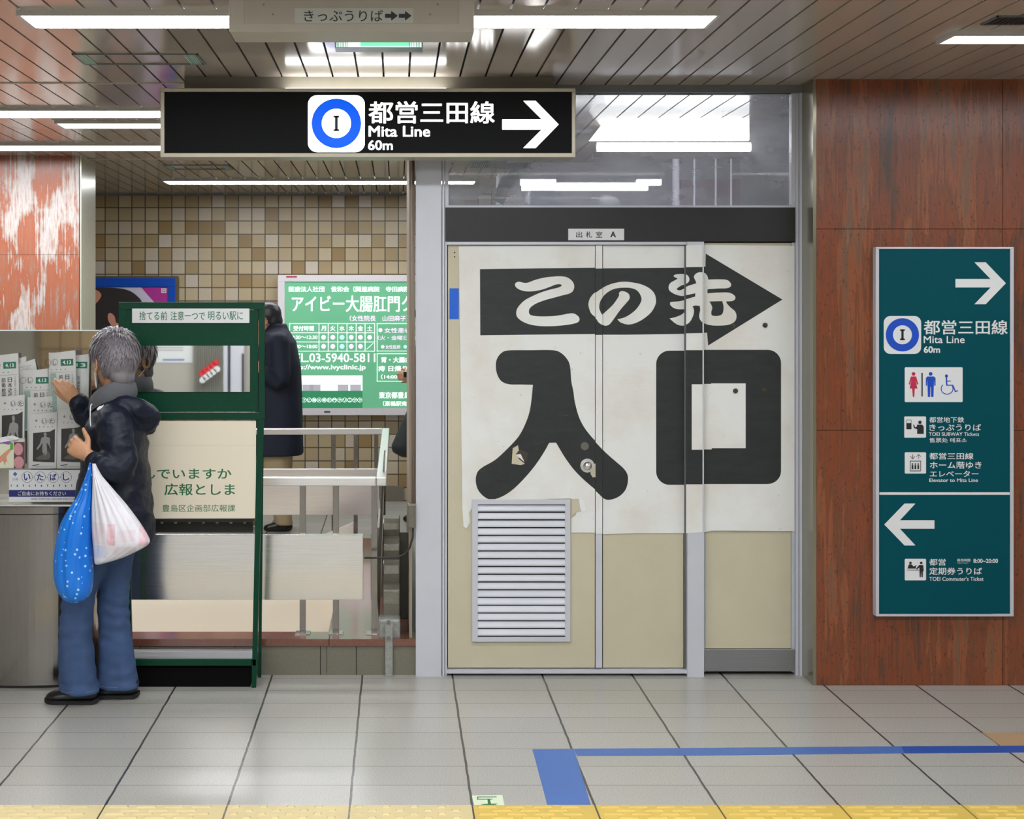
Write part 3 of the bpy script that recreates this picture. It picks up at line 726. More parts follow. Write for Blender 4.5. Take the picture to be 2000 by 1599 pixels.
# ================================================================ far wall advertisements
YA = YF-.09
ADG = mat('lit_ad_green', (.10,.33,.18,1), .5, emit=.55, var=.12, scale=1.3)
ADG2 = mat('lit_ad_dark_green', (.02,.16,.07,1), .5, emit=.8, var=.1)
ADW = mat('lit_ad_white', (.85,.95,.9,1), .5, emit=.75, var=0)
ADP = mat('lit_ad_pink', (.72,.55,.72,1), .5, emit=.7, var=0)
ADB = mat('lit_ad_pale_blue', (.35,.78,.85,1), .5, emit=.7, var=0)
ADGR = mat('lit_ad_grey', (.34,.33,.36,1), .5, emit=.6, var=0)
t = empty('clinic_advertisement', P(740, 811, YA), 'green lit clinic advertisement in white frame on the tiled back wall', 'advertisement')
m = MB()
for q_ in ((543,537,1000,550),(543,797,1000,811),(543,550,556,797),(988,550,1000,797)): m.pbox(*q_, YA-.01, .1)
m.build('frame', mat('white_ad_frame', rgb(226,220,222), .35), t, bevel=.004)
MB().pbox(555, 549, 990, 798, YA+.005, .06).build('face', ADG, t)
q = Print(YA+.005, eps=.0012); T = q.text
T('医療法人社団　俊和会（関連病院　寺田病院　胃腸科',564,559,848,570,ADW,.014); T('アイビー大腸肛門クリニック',570,577,914,609,ADW,.009)
T('（女性院長　山田麻子）',683,616,797,627,ADP,.012)
for yy in (631,649,667,685): q.rect(565,yy,732,yy+1.2,ADW,1)
for xx in (565,622.5,640.5,659,677,695,712.5,731): q.rect(xx,631,xx+1.2,686,ADW,1)
T('受付時間',573,636,613,646,ADW,.01)
for i, ch in enumerate('月火水木金土'): T(ch,627+18*i,636,637+18*i,646,ADW,.012)
T('9:30～12:30',570,655,620,662,ADW,.012); T('14:00～18:00',567,673,620,680,ADW,.012)
for j in range(2):
    for i in range(6):
        if j and i == 5: continue
        q.disc(632+18*i,658.5+17.8*j,4.6,ADB if i == 2 else ADP,1)
q.line(716,682,729,670,1,ADW,1)
T('TEL.03-5940-5811',561,690,733,707,ADW,.009); T('http://www.ivyclinic.jp',565,712,714,724,ADW,.014)
q.rect(565,733,708,763,ADW,1)
for a in (591,605,659.5,684): q.rect(a,750.5,a+21,763,ADGR,2)
q.rect(585,751,590,763,ADGR,2); q.rect(565,763,708,797,ADG2,1)
for i, ch in enumerate('アイビー大腸肛門クリニック'):
    cx = 584+9.9*i; q.ring(cx,781,4.6,.7,ADW,2); T(ch,cx-2.8,778.4,cx+2.8,783.6,ADW,.01,2)
q.frame(736,631,930,686,1.2,ADW,1); q.disc(743,644.5,4,ADP,1); T('女性患者の日',751,640,827,650,ADP,.012); T('（火・金曜日午後14:00～）',738,655,860,664,ADP,.01); q.disc(747.5,677,3.4,ADP,1); T('女性医師',753,673.5,782,681,ADP,.01); q.disc(791.5,677,3.4,ADB,1)
q.frame(736,690,930,745,1.2,ADW,1); T('胃・大腸内視鏡検査',745,697,850,708,ADW,.016); T('痔 日帰り手術',739,714,825,725,ADW,.016); T('（14:00～16:00）',744,731,820,740,ADW,.014)
T('東京都豊島区巣鴨',740,765,838,778,ADW,.014); T('（巣鴨駅南口前）',748,783,820,793,ADW,.012)
q.build('lettering', t)
Print(YA-.01).rect(559,539,580,542,mat('red_sticker', rgb(180,50,60), .5),1).rect(633,802,645,806,ALU_D,1).build('sticker', t)
# blue framed poster far left
t = empty('portrait_poster', P(200, 800, YA), 'blue framed poster of a dark haired person, partly behind the pillar', 'poster')
m = MB()
for q_ in ((60,543,342,560),(328,560,342,800),(60,560,74,800),(60,786,328,800)): m.pbox(*q_, YA-.01, .09)
m.build('frame', mat('blue_poster_frame', rgb(0,72,176), .3), t, bevel=.004)
m = MB(); m.pbox(55, 539, 346, 543, YA, .08); m.pbox(342.5, 543, 347, 802, YA, .08); m.build('outer_rim', mat('dark_rim', rgb(92,80,60), .5), t)
MB().pbox(70, 558, 330, 790, YA+.004, .05).build('face', mat('lavender_print', rgb(206,196,214), .5), t)
q = Print(YA+.004, eps=.0012); HAIR0 = mat('poster_hair_print', rgb(40,32,32), .5); SK0 = mat('poster_skin_print', rgb(206,142,118), .5)
q.shape([(275,560),(328,560),(328,700),(318,700),(310,600)], mat('magenta_print', rgb(176,40,142), .5), 1)
q.smooth([(150,575),(180,562),(240,564),(268,578),(280,600),(282,660),(240,690),(160,690),(140,630)], HAIR0, 2)
q.smooth([(219,630),(232,632),(250,640),(258,700),(222,700),(222,670)], SK0, 3); q.smooth([(211,615),(216,611),(224,618),(226,634),(219,636),(212,626)], SK0, 4)
q.smooth([(180,566),(192,568),(198,577),(190,590),(180,595),(176,580)], SK0, 4)
q.rect(315,563,325,572,WHITE,2); q.frame(317,565,323,570,.8,REDP,3)
q.build('printed_portrait', t)

# ================================================================ railing
YR = 6.27
SILV = m_brushed('rail_steel', (.90,.88,.88), .3, 0)
XRL = -.052
t = empty('stair_railing', (-1.5, YR, .16), 'stainless steel railing with broad panels around the stairwell', 'railing')
ztop = PZ(932, YR); zb = PZ(949, YR)
x0 = -2.9
m = MB()
m.box(x0, XRL-.041, YR, YR+.045, zb, ztop); m.box(x0, XRL-.041, YW-.06, YW-.015, zb, ztop); m.box(XRL-.04, XRL+.006, YR, YW-.015, zb, ztop)
m.build('top_rail', SILV, t, bevel=.004)
pz0, pz1 = PZ(1171, YR), PZ(1043.5, YR)
MB().box(-1.214, PX(709, YR), YR-.002, YR+.022, pz0, pz1).build('panel', PANELSTEEL, t, bevel=.002)
MB().box(-2.9, -1.218, YR-.002, YR+.022, pz0, pz1).build('panel', PANELSTEEL, t, bevel=.002)
MB().box(x0, PX(741, YW), YW-.06, YW-.04, pz0, pz1).build('panel', SILV, t, bevel=.002)
MB().box(XRL-.040, XRL-.026, YR+.2, YW-.3, pz0, pz1).build('panel', STEEL_D, t, bevel=.002)
for px_ in (590.5, 655.5, 731): 
    xc = PX(px_, YR)
    MB().box(xc-.0135, xc+.0135, YR+.022, YR+.045, .162, zb+.003).box(xc-.034, xc+.034, YR+.002, YR+.07, .162, .166).build('post', STEELV, t, bevel=.001)
for xx in (-1.35, -2.3): MB().box(xx-.0135, xx+.0135, YR+.022, YR+.045, .162, zb+.003).build('post', STEELV, t, bevel=.001)
for px_ in (652, 695, 735):
    xc = PX(px_, YW); MB().box(xc-.013, xc+.013, YW-.04, YW-.018, .162, zb+.003).build('post', STEELV, t, bevel=.001)
for yy in (7.1, 7.9): MB().box(XRL-.035, XRL-.012, yy, yy+.03, .162, zb+.003).build('post', STEELV, t, bevel=.001)
# sloping stair handrail plate inside the well
t = empty('stair_handrail', (-.7, 8.2, 0), 'pale sloping handrail panel descending inside the stairwell', 'handrail')
m = MB(); m.add([(PX(690,8.3),8.3,.36),(PX(690,8.3),8.33,.36),(PX(560,8.3),8.33,PZ(1075,8.3)),(PX(560,8.3),8.3,PZ(1075,8.3)),(PX(690,8.3),8.3,.20),(PX(690,8.3),8.33,.20),(PX(560,8.3),8.33,PZ(1140,8.3)),(PX(560,8.3),8.3,PZ(1140,8.3))], [(0,1,2,3),(4,5,6,7),(0,3,7,4),(1,2,6,5),(0,1,5,4),(2,3,7,6)])
m.build('plate', SILV, t)

# ================================================================ segmented barrier unit, conduit
t = empty('folded_stair_gate', P(762, 1250, 6.24), 'worn grey metal segmented gate unit beside the railing end', 'gate')
GM = mat('worn_grey_metal', rgb(116,112,100), .38, .45, var=.25, scale=30, bump=.2, bscale=80)
GL = mat('chipped_pale_metal', rgb(150,152,146), .45, .3, var=.35, scale=60, bump=.3, bscale=90)
segs = [(1012,1052,6.62),(1052,1094,6.50),(1094,1142,6.40),(1142,1212,6.30)]
for (a, b, Y) in segs:
    x0, x1 = PX(748, Y), PX(781, Y); z0, z1 = PZ(b+1, Y), PZ(a+2, Y)
    m = MB(); yb_ = Y+.14
    prof = [(Y, z0), (Y-.004, (z0+z1)/2), (Y+.004, z1-.02), (Y+.03, z1), (yb_, z1), (yb_, z0)]
    n = len(prof); m.add([(x0, y, z) for y, z in prof]+[(x1, y, z) for y, z in prof], [tuple(range(n)), tuple(range(n, 2*n))[::-1]]+[(i, (i+1) % n, (i+1) % n+n, i+n) for i in range(n)])
    m.build('segment', GM, t, bevel=.005)
MB().box(PX(739,6.22), PX(782,6.22), 6.222, 6.34, PZ(1252,6.22), PZ(1209,6.22)).build('end_plate', GL, t, bevel=.01)
m = MB(); xa, xb = PX(752,6.18), PX(767,6.18)
m.box(xa, xb, 6.182, 6.19, 0.004, PZ(1212,6.18)); m.box(xa, xb, 6.168, 6.19, 0, .008); m.build('bracket', GL, t, bevel=.002)
for yy in (1215, 1246):
    c = P(759, yy, 6.18); MB().cyl(c+Vector((0,-.008,0)), c+Vector((0,.01,0)), .009, 12).build('bolt', ALU_D, t)
MB().pbox(724, 1043, 738, 1170, 6.36, .02).build('side_plate', STEEL_D, t, bevel=.002)
m = MB(); m.add([P(750,880,6.52), P(753,880,6.52), P(741,1250,6.30), P(735,1130,6.30)]+[v+Vector((0,.03,0)) for v in (P(750,880,6.52), P(753,880,6.52), P(741,1250,6.30), P(735,1130,6.30))], [(0,1,2,3),(4,5,6,7),(0,1,5,4),(1,2,6,5),(2,3,7,6),(3,0,4,7)])
m.build('arm', GM, t)
struct(MB().box(.012, .054, 6.60, 6.62, .163, PZ(1040,6.6)).box(PX(782,6.45), .054, 6.62, 6.64, .163, PZ(1050,6.6)).build('trim_dark_panel', mat('dark_mottled_metal', rgb(70,74,66), .25, .5, var=.4, scale=20)))
t = empty('electrical_conduit', P(808, 985, 6.19), 'thin conduit with junction box beside the grey door post', 'conduit')
xc = PX(807, 6.17)
MB().cyl((xc,6.175,PZ(310,6.17)), (xc,6.175,PZ(985,6.17)), .0075, 10).build('pipe', mat('taupe_conduit', rgb(128,112,98), .5), t, smooth=True)
MB().pbox(796, 984, 812, 1032, 6.15, .045).build('junction_box', GM, t, bevel=.006)
pts = [P(807,1030,6.17), P(806,1050,6.17), P(800,1070,6.17), P(790,1082,6.17), P(778,1088,6.17), P(742,1089,6.17), P(712,1089,6.2)]
MB().tube(pts, .0045, 8).build('cable', mat('black_cable', rgb(40,38,34), .5), t, smooth=True)

# ================================================================ office seen through the transom
YO = 9.4
struct(MB().box(PX(1010, YO), 3.6, YO, YO+.08, 0, ZC).build('wall_office', OFFWALL))
struct(MB().box(3.6, 3.7, YD+.1, YO, 0, ZC).build('wall_office_side', OFFWALL))
struct(MB().box(PX(1330, 8.6), 3.5, 8.6, 8.66, 0, PZ(350, 8.6)).build('wall_office_panel', OFFRED))
t = empty('office_batten_light', P(1350, 240, 7.3), 'large bare tube light inside the office behind the transom', 'office light')
yl = 7.24
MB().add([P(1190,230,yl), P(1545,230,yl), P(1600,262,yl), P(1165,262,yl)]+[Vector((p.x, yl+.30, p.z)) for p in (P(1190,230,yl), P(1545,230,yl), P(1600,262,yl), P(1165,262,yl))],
   [(0,1,2,3),(4,5,6,7),(0,1,5,4),(1,2,6,5),(2,3,7,6),(3,0,4,7)]).build('reflector', mat('reflector_painted_glow', rgb(226,228,232), .4, emit=2), t)  # reflector glows by itself, imitating the light of its tubes
m = MB()
m.cyl((PX(1185,yl),yl+.02,PZ(266,yl)), (PX(1535,yl),yl+.02,PZ(266,yl)), .022, 14); m.cyl((PX(1165,yl),yl-.02,PZ(288,yl)), (PX(1480,yl),yl-.02,PZ(288,yl)), .024, 14)
m.build('tube', OFFLAMP, t, smooth=True)
MB().pbox(1158, 296, 1490, 308, yl-.06, .05).build('batten', mat('white_batten', rgb(214,214,216), .4), t, bevel=.003)
MB().pbox(1534, 250, 1548, 280, yl-.01, .06).pbox(1480, 285, 1502, 302, yl-.14, .06).build('socket', LAMPH, t)
t = empty('office_batten_light', P(1150, 355, 8.4), 'lower row of two tube lights deeper in the office', 'office light')
MB().pbox(1020, 362, 1266, 371, 8.3, .05).pbox(1245, 350, 1292, 361, 8.5, .05).pbox(1015, 350, 1086, 361, 8.5, .05).build('tube', OFFLAMP, t)
MB().pbox(1086, 356, 1245, 361, 8.36, .04).build('batten', MATS['white_batten'], t)
t = empty('air_conditioner_grille', P(975, 320, 6.9), 'pale slotted air grille under the ceiling at left of transom', 'air grille')
m = MB(); y0 = 6.7; xg0, xg1 = PX(922, y0), PX(1040, y0)
m.box(xg0, xg1, y0, y0+.25, PZ(318,y0), ZC); m.build('housing', mat('pale_grille', rgb(178,180,170), .4), t, bevel=.003)
m = MB()
for i in range(26): xx = xg0+.008+i*(xg1-xg0-.02)/26; m.box(xx, xx+.004, y0+.02, y0+.23, PZ(318,y0)-.003, PZ(318,y0)+.001)
m.build('grille', mat('grille_slot_dark', rgb(74,74,66), .6), t)
t = empty('roof_duct', P(1000, 360, 7.5), 'grey diagonal duct seen through left of the transom', 'duct')
MB().tube([P(1022,326,7.6), P(1000,345,7.6), P(982,370,7.6), P(972,395,7.6)], .035, 14).build('pipe', mat('duct_grey', rgb(120,128,124), .4), t, smooth=True)
t = empty('office_cabinet', P(1055, 400, 8.2), 'pale cabinet with notices inside the office', 'cabinet')
MB().box(PX(975,7.9), PX(1016,7.9), 7.9, 8.15, 0, PZ(338,7.9)).build('side', mat('pale_cabinet', rgb(206,208,210), .5), t); MB().box(PX(1036,8.2), PX(1085,8.2), 8.2, 8.5, 0, PZ(372,8.2)).build('body', mat('grey_locker', rgb(140,146,158), .5), t)
Print(7.9).text('注意', 988, 350, 1000, 372, REDP, .01).rect(985,378,1004,392,mat('pink_note', rgb(220,190,190), .5)).build('notice', t)
for px_ in (1320, 1356, 1398, 1428):
    tag(MB().cyl(Vector((PX(px_,7.8), 7.8, ZC)), Vector((PX(px_,7.8), 7.8, 0)), .006 if px_ != 1320 else .02, 10).build('hanging_pipe', mat('pale_pipe', rgb(190,188,200), .4), smooth=True),
        {1320:'thick pale vertical pipe left of the brown office panel',1356:'thin hanging wire below the large office tube light',1398:'second thin hanging wire right of the first in the office',1428:'thin grey rod nearest the framed board in office'}[px_], 'pipe')
t = empty('framed_board', P(1483, 350, 8.5), 'brown framed board on the office wall', 'board')
MB().pbox(1456, 322, 1511, 379, 8.5, .03).build('frame', mat('cream_frame', rgb(176,168,160), .5), t); MB().pbox(1459, 325, 1508, 376, 8.494, .01).build('face', mat('brown_board', rgb(112,94,96), .5), t)
t = empty('wall_clock', P(1525, 360, 8.5), 'small white switch box with round dial beside the framed board', 'dial box')
MB().pbox(1516, 343, 1535, 376, 8.45, .04).build('body', PLATEW, t, bevel=.002)
q = Print(8.45); q.ring(1525.5,357,5.5,1.2,DARKINK,1); q.disc(1525.5,357,3,DARKINK,1); q.line(1525,362,1522,370,1,DARKINK,1); q.build('dial', t)
tag(MB().box(PX(1160,7.9), PX(1215,7.9), 7.9, 8.2, 0, PZ(400,7.9)).build('office_shelf', MATS['grey_locker']), 'grey shelf unit whose top edge shows behind the glass', 'shelf')
tag(MB().tube([P(1170,396,7.95), P(1183,390,7.98), P(1196,393,8.0), P(1206,397,8.05)], [.02,.034,.03,.015], 7).build('paper_roll', PLATEW), 'crumpled white paper on top of an office shelf', 'paper')

# ================================================================ floor marks
def FXY(px, py):
    Y = CAMZ*FPX/(py-VY); return ((px-VX)*Y/FPX, Y)
def floor_patch(pts, name, m, label, cat, h=.0012):
    q = [FXY(*p) for p in pts]; mb = MB(); n = len(q)
    tr = tessellate_polygon([[Vector((a, b, 0)) for a, b in q]])
    mb.add([(a, b, h) for a, b in q]+[(a, b, 0.0001) for a, b in q], [tuple(t_) for t_ in tr]+[(i, (i+1) % n, (i+1) % n+n, i+n) for i in range(n)])
    return tag(mb.build(name, m), label, cat)
floor_patch([(1040,1463.5),(1121,1463),(1155,1575),(1070,1576)], 'floor_tape', TAPE, 'wide blue tape block on the floor at the line start', 'floor tape')
floor_patch([(1121,1462.5),(1385,1460.5),(1385,1475),(1127,1476)], 'floor_tape', TAPE, 'narrow blue floor tape, pale first length beside the wide block', 'floor tape')
floor_patch([(1385.5,1460.5),(1760,1457.5),(1766,1471),(1385.5,1475)], 'floor_tape', TAPE, 'narrow blue floor tape, middle length of the long line', 'floor tape')
floor_patch([(1760.5,1457.5),(2060,1456),(2060,1469),(1766.5,1471)], 'floor_tape', TAPED, 'deep blue floor tape, last length at the right edge', 'floor tape')
x0, y0 = FXY(1928, 1454); struct(MB().box(2.2467, 2.6467, 5.154, 5.3525, 0, .0006).build('trim_tan_tile', ORANGETILE))
fs = floor_patch([(922,1554),(981,1552.5),(986,1576.5),(927,1578)], 'floor_sticker', mat('pale_green_sticker', rgb(208,220,190), .45), 'pale green square floor sticker with down arrow by the yellow paving', 'sticker')
def fmp(u, v, l):
    a = FXY(u, v); return Vector((a[0], a[1], .0012+l*.0003))
q = Print(mp=fmp)
q.rect(932,1556,970,1557.5,GREENINK).rect(932,1556,934,1562,GREENINK).rect(932,1560.5,962,1562,GREENINK)
q.shape([(952,1562),(957,1562),(959,1570),(973,1570),(958,1575.5),(938,1571),(953,1570)],GREENINK); q.build('arrow_print', fs)
# tactile paving
YY = 4.561
for i in range(-9, 14):
    xa = .2467+.4*i+.003; xb = xa+.394
    if PX(-120, 4.4) > xb or PX(2120, 4.4) < xa: continue
    dots = -3 <= i <= -1 and i != -3
    col = YELLOW if i >= 0 else YELLOWD
    m = MB(); m.box(xa, xb, YY-.395, YY-.002, 0, .003)
    r = 0
    while r < 12:
        yy = YY-.022-r*.032; k = 0; off = (.0 if r % 2 == 0 else .045)
        while True:
            xs_ = xa+.012+off+k*.09; ln = .028 if dots else .066
            if xs_+ln > xb-.004: break
            a, b, c_, d = xs_, xs_+ln, yy-.009, yy+.009
            m.add([(a,c_,.003),(b,c_,.003),(b,d,.003),(a,d,.003),(a+.005,c_+.004,.0075),(b-.005,c_+.004,.0075),(b-.005,d-.004,.0075),(a+.005,d-.004,.0075)],
                  [(4,5,6,7),(0,1,5,4),(1,2,6,5),(2,3,7,6),(3,0,4,7)]); k += 1
        r += 1
    lab = 'worn yellow tactile paving tile with small studs at the bottom left' if dots else ('yellow tactile paving tile with bars at the bottom right edge' if i >= 0 else 'worn yellow tactile tile with bars in the bottom left corner')
    struct(m.build('floor_tactile_tile', col))
#==PART2==
# ================================================================ notice rack with mirror
YK2 = 5.99
t = empty('notice_rack', P(375, 1345, 6.08), 'dark green metal notice rack with mirror, cream board and low shelf', 'rack')
def fx(px_, Y=YK2): return PX(px_, Y)
xr0, xr1 = fx(499), fx(516); xl = fx(232)
m = MB()
m.pbox(232,590,516,604,YK2,.035); m.pbox(232,806,516,820,YK2,.035); m.pbox(232,604,244,806,YK2,.035); m.pbox(505.5,604,516,806,YK2,.035)
m.build('frame', GREENPAINT, t, bevel=.0015)
MB().pbox(246,605.5,503.5,804,YK2+.006,.02).build('backing_panel', GREENPAINT, t, bevel=.001)
for side in (0, 1):
    if side: a, b = Vector((fx(508.5), YK2+.012, PZ(820,YK2))), Vector((fx(495.5), YK2+.012, 0))
    else: a, b = Vector((xl+.014, YK2+.012, PZ(820,YK2))), Vector((xl+.014, YK2+.012, 0))
    m = MB(); w_ = .017
    m.add([a+Vector((-w_*.8,-.012,0)), a+Vector((w_*.8,-.012,0)), a+Vector((w_*.8,.014,0)), a+Vector((-w_*.8,.014,0)),
           b+Vector((-w_*.55,-.012,0)), b+Vector((w_*.55,-.012,0)), b+Vector((w_*.55,.014,0)), b+Vector((-w_*.55,.014,0))],
          [(0,1,2,3),(4,5,6,7),(0,1,5,4),(1,2,6,5),(2,3,7,6),(3,0,4,7)])
    m.build('leg', GREENPAINT, t, bevel=.001)
    r0 = a+Vector((.004,.03,0)); r1 = Vector((b.x+.008, 6.165, 0))
    MB().bar(r0, r1, .014, .014).build('leg', GREENPAINT, t)
MB().box(xl+.01, fx(497), YK2+.006, 6.17, PZ(1286,YK2)-.003, PZ(1286,YK2)).build('shelf', STEEL_D, t)
m = MB(); m.pbox(236,1287,491,1300,YK2,.014); m.box(fx(493), fx(500), YK2, 6.17, PZ(1300,YK2), PZ(1287,YK2)); m.build('shelf_rail', GREENPAINT, t, bevel=.001)
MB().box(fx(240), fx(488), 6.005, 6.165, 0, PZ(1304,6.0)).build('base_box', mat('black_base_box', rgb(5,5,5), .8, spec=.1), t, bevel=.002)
MB().pbox(258,602.5,487,630.5,YK2-.001,.006).build('title_plate', PLATEW, t)
q = Print(YK2-.001)
q.text('捨てる前', 272,608,326.5,625,GREENINK,.004).text('注意一つで',333,608,400.5,625,GREENINK,.004).text('明るい駅に',406.5,608,474.5,625,GREENINK,.004).build('title_lettering', t)
MB().pbox(255,675,488,765,YK2+.001,.005).build('mirror', MIRROR, t)
MB().pbox(244,822,500,1012,YK2+.004,.008).build('notice_board', CREAMBOARD, t, bevel=.001)
q = Print(YK2+.004)
q.text('読んでいますか', 246,914,452,935.5,GREENINK,.010).text('広報としま',321,944,459,967,GREENINK,.010).text('豊島区企画部広報課',317,985,459.5,999,GREENINK,.002)
q.rect(244,869,500,869.6,mat('board_seam', rgb(198,188,166), .5)).build('board_lettering', t)
m = MB(); m.pbox(244,1013,494,1019,6.03,.12); m.pbox(244,1019,494,1040,6.14,.01)
m.build('document_tray', mat('black_tray', rgb(26,26,22), .5), t)
m = MB()
for i in range(9): m.cyl(P(262+27*i,1010,6.06), P(262+27*i,1022,6.06), .006, 10)
m.build('tray_pegs', mat('cream_peg', rgb(150,140,104), .5), t, smooth=True)

# ================================================================ newspaper stand: D shaped steel bin and clear rack
t = empty('newspaper_stand', (-1.60, 6.07, 0), 'stainless steel newspaper stand with D shaped base at the left edge', 'newspaper stand')
def dring(z, xc, rx, yb_, ry, n=40):
    pts = []
    for i in range(n+1):
        a = math.pi*i/n; s_ = abs(math.sin(a))**.75
        pts.append(Vector((xc-rx*math.copysign(abs(math.cos(a))**.8, math.cos(a)), yb_-ry*s_, z)))
    return pts
zt = PZ(1004, 5.99)
MB().loft([dring(.012,-1.62,.31,6.17,.19), dring(zt-.002,-1.62,.31,6.17,.19)]).build('base', STEELV, t, smooth=False, bevel=0)
MB().loft([dring(0,-1.62,.305,6.17,.186), dring(.013,-1.62,.305,6.17,.186)]).build('plinth', mat('black_plinth', rgb(24,22,22), .6), t)
MB().loft([dring(zt+.002,-1.62,.313,6.17,.193), dring(PZ(990,5.98),-1.62,.313,6.17,.193)]).build('lid_band', STEELV, t)
zl = PZ(986, 5.97)
MB().box(-1.96, fx(202, 6.0), 5.968, 6.165, zl-.006, zl).build('tray', STEEL, t, bevel=.001)
MB().box(-1.96, PX(201.5,6.15), 6.15, 6.155, zl, PZ(645.5,6.15)).build('back_panel', mat('polished_backing', rgb(206,202,194), .03, 1, var=.03), t)
MB().box(-1.96, PX(203,6.15), 6.146, 6.158, PZ(646,6.15), PZ(644,6.15)).box(PX(201.5,6.15), PX(203,6.15), 6.146, 6.158, zl, PZ(646,6.15)).build('back_rim', mat('acrylic_edge_painted_glow', rgb(226,240,240), .15, 0, emit=.15, var=0), t)  # rim glows faintly by itself to imitate a brightly lit edge
CLEAR = mat('clear_acrylic', (.97,.98,.98,1), .02, 0, var=0, trans=1); CLEAR.node_tree.nodes['Principled BSDF'].inputs['IOR'].default_value = 1.15
MB().pbox(-90, 914, 199, 984, 5.975, .003).build('front_pocket', CLEAR, t)
MB().pbox(17.5, 917.5, 178, 980, 5.9705, .0035).build('label_plate', PLATEW, t)
q = Print(5.9705, eps=.0003); NAVY = mat('navy_ink', rgb(14,26,104), .5); RDI = mat('red_ink', rgb(190,40,50), .5)
q.shape([(29.5,921),(34,925.5),(29.5,930),(25,925.5)], mat('steel_blue_ink', rgb(70,100,160), .5)); q.text('広報',24,933,35.5,938,mat('steel_blue_ink', rgb(70,100,160), .5),.0)
for i, ch in enumerate('いたばし'):
    cx = 53+25.4*i; q.ring(cx,931.5,10.8,.7,NAVY); q.text(ch,cx-6.5,925,cx+6.5,938,NAVY,.02)
    if i: q.rect(cx-14.6,931,cx-10.8,931.8,NAVY)
for i in range(12):
    cx = 22+11.8*i; mm = RDI if i in (0,3,6,10) else NAVY
    q.shape([(cx-1.5,950),(cx-.6,946),(cx+.4,946.8),(cx+1.8,950)] if i % 2 else [(cx-.8,950),(cx-.8,945.5),(cx+.8,945.5),(cx+.8,950)], mm)
q.rect(17.5,956.5,178,970,NAVY,1).text('ご自由にお持ちください',35,959,129,967.5,PLATEW,.006,2)
q.text('板橋区 政策経営部 広聴広報課 電話3579-2022',61,972.5,150,975.8,DARKINK,.0)
q.build('label_print', t)

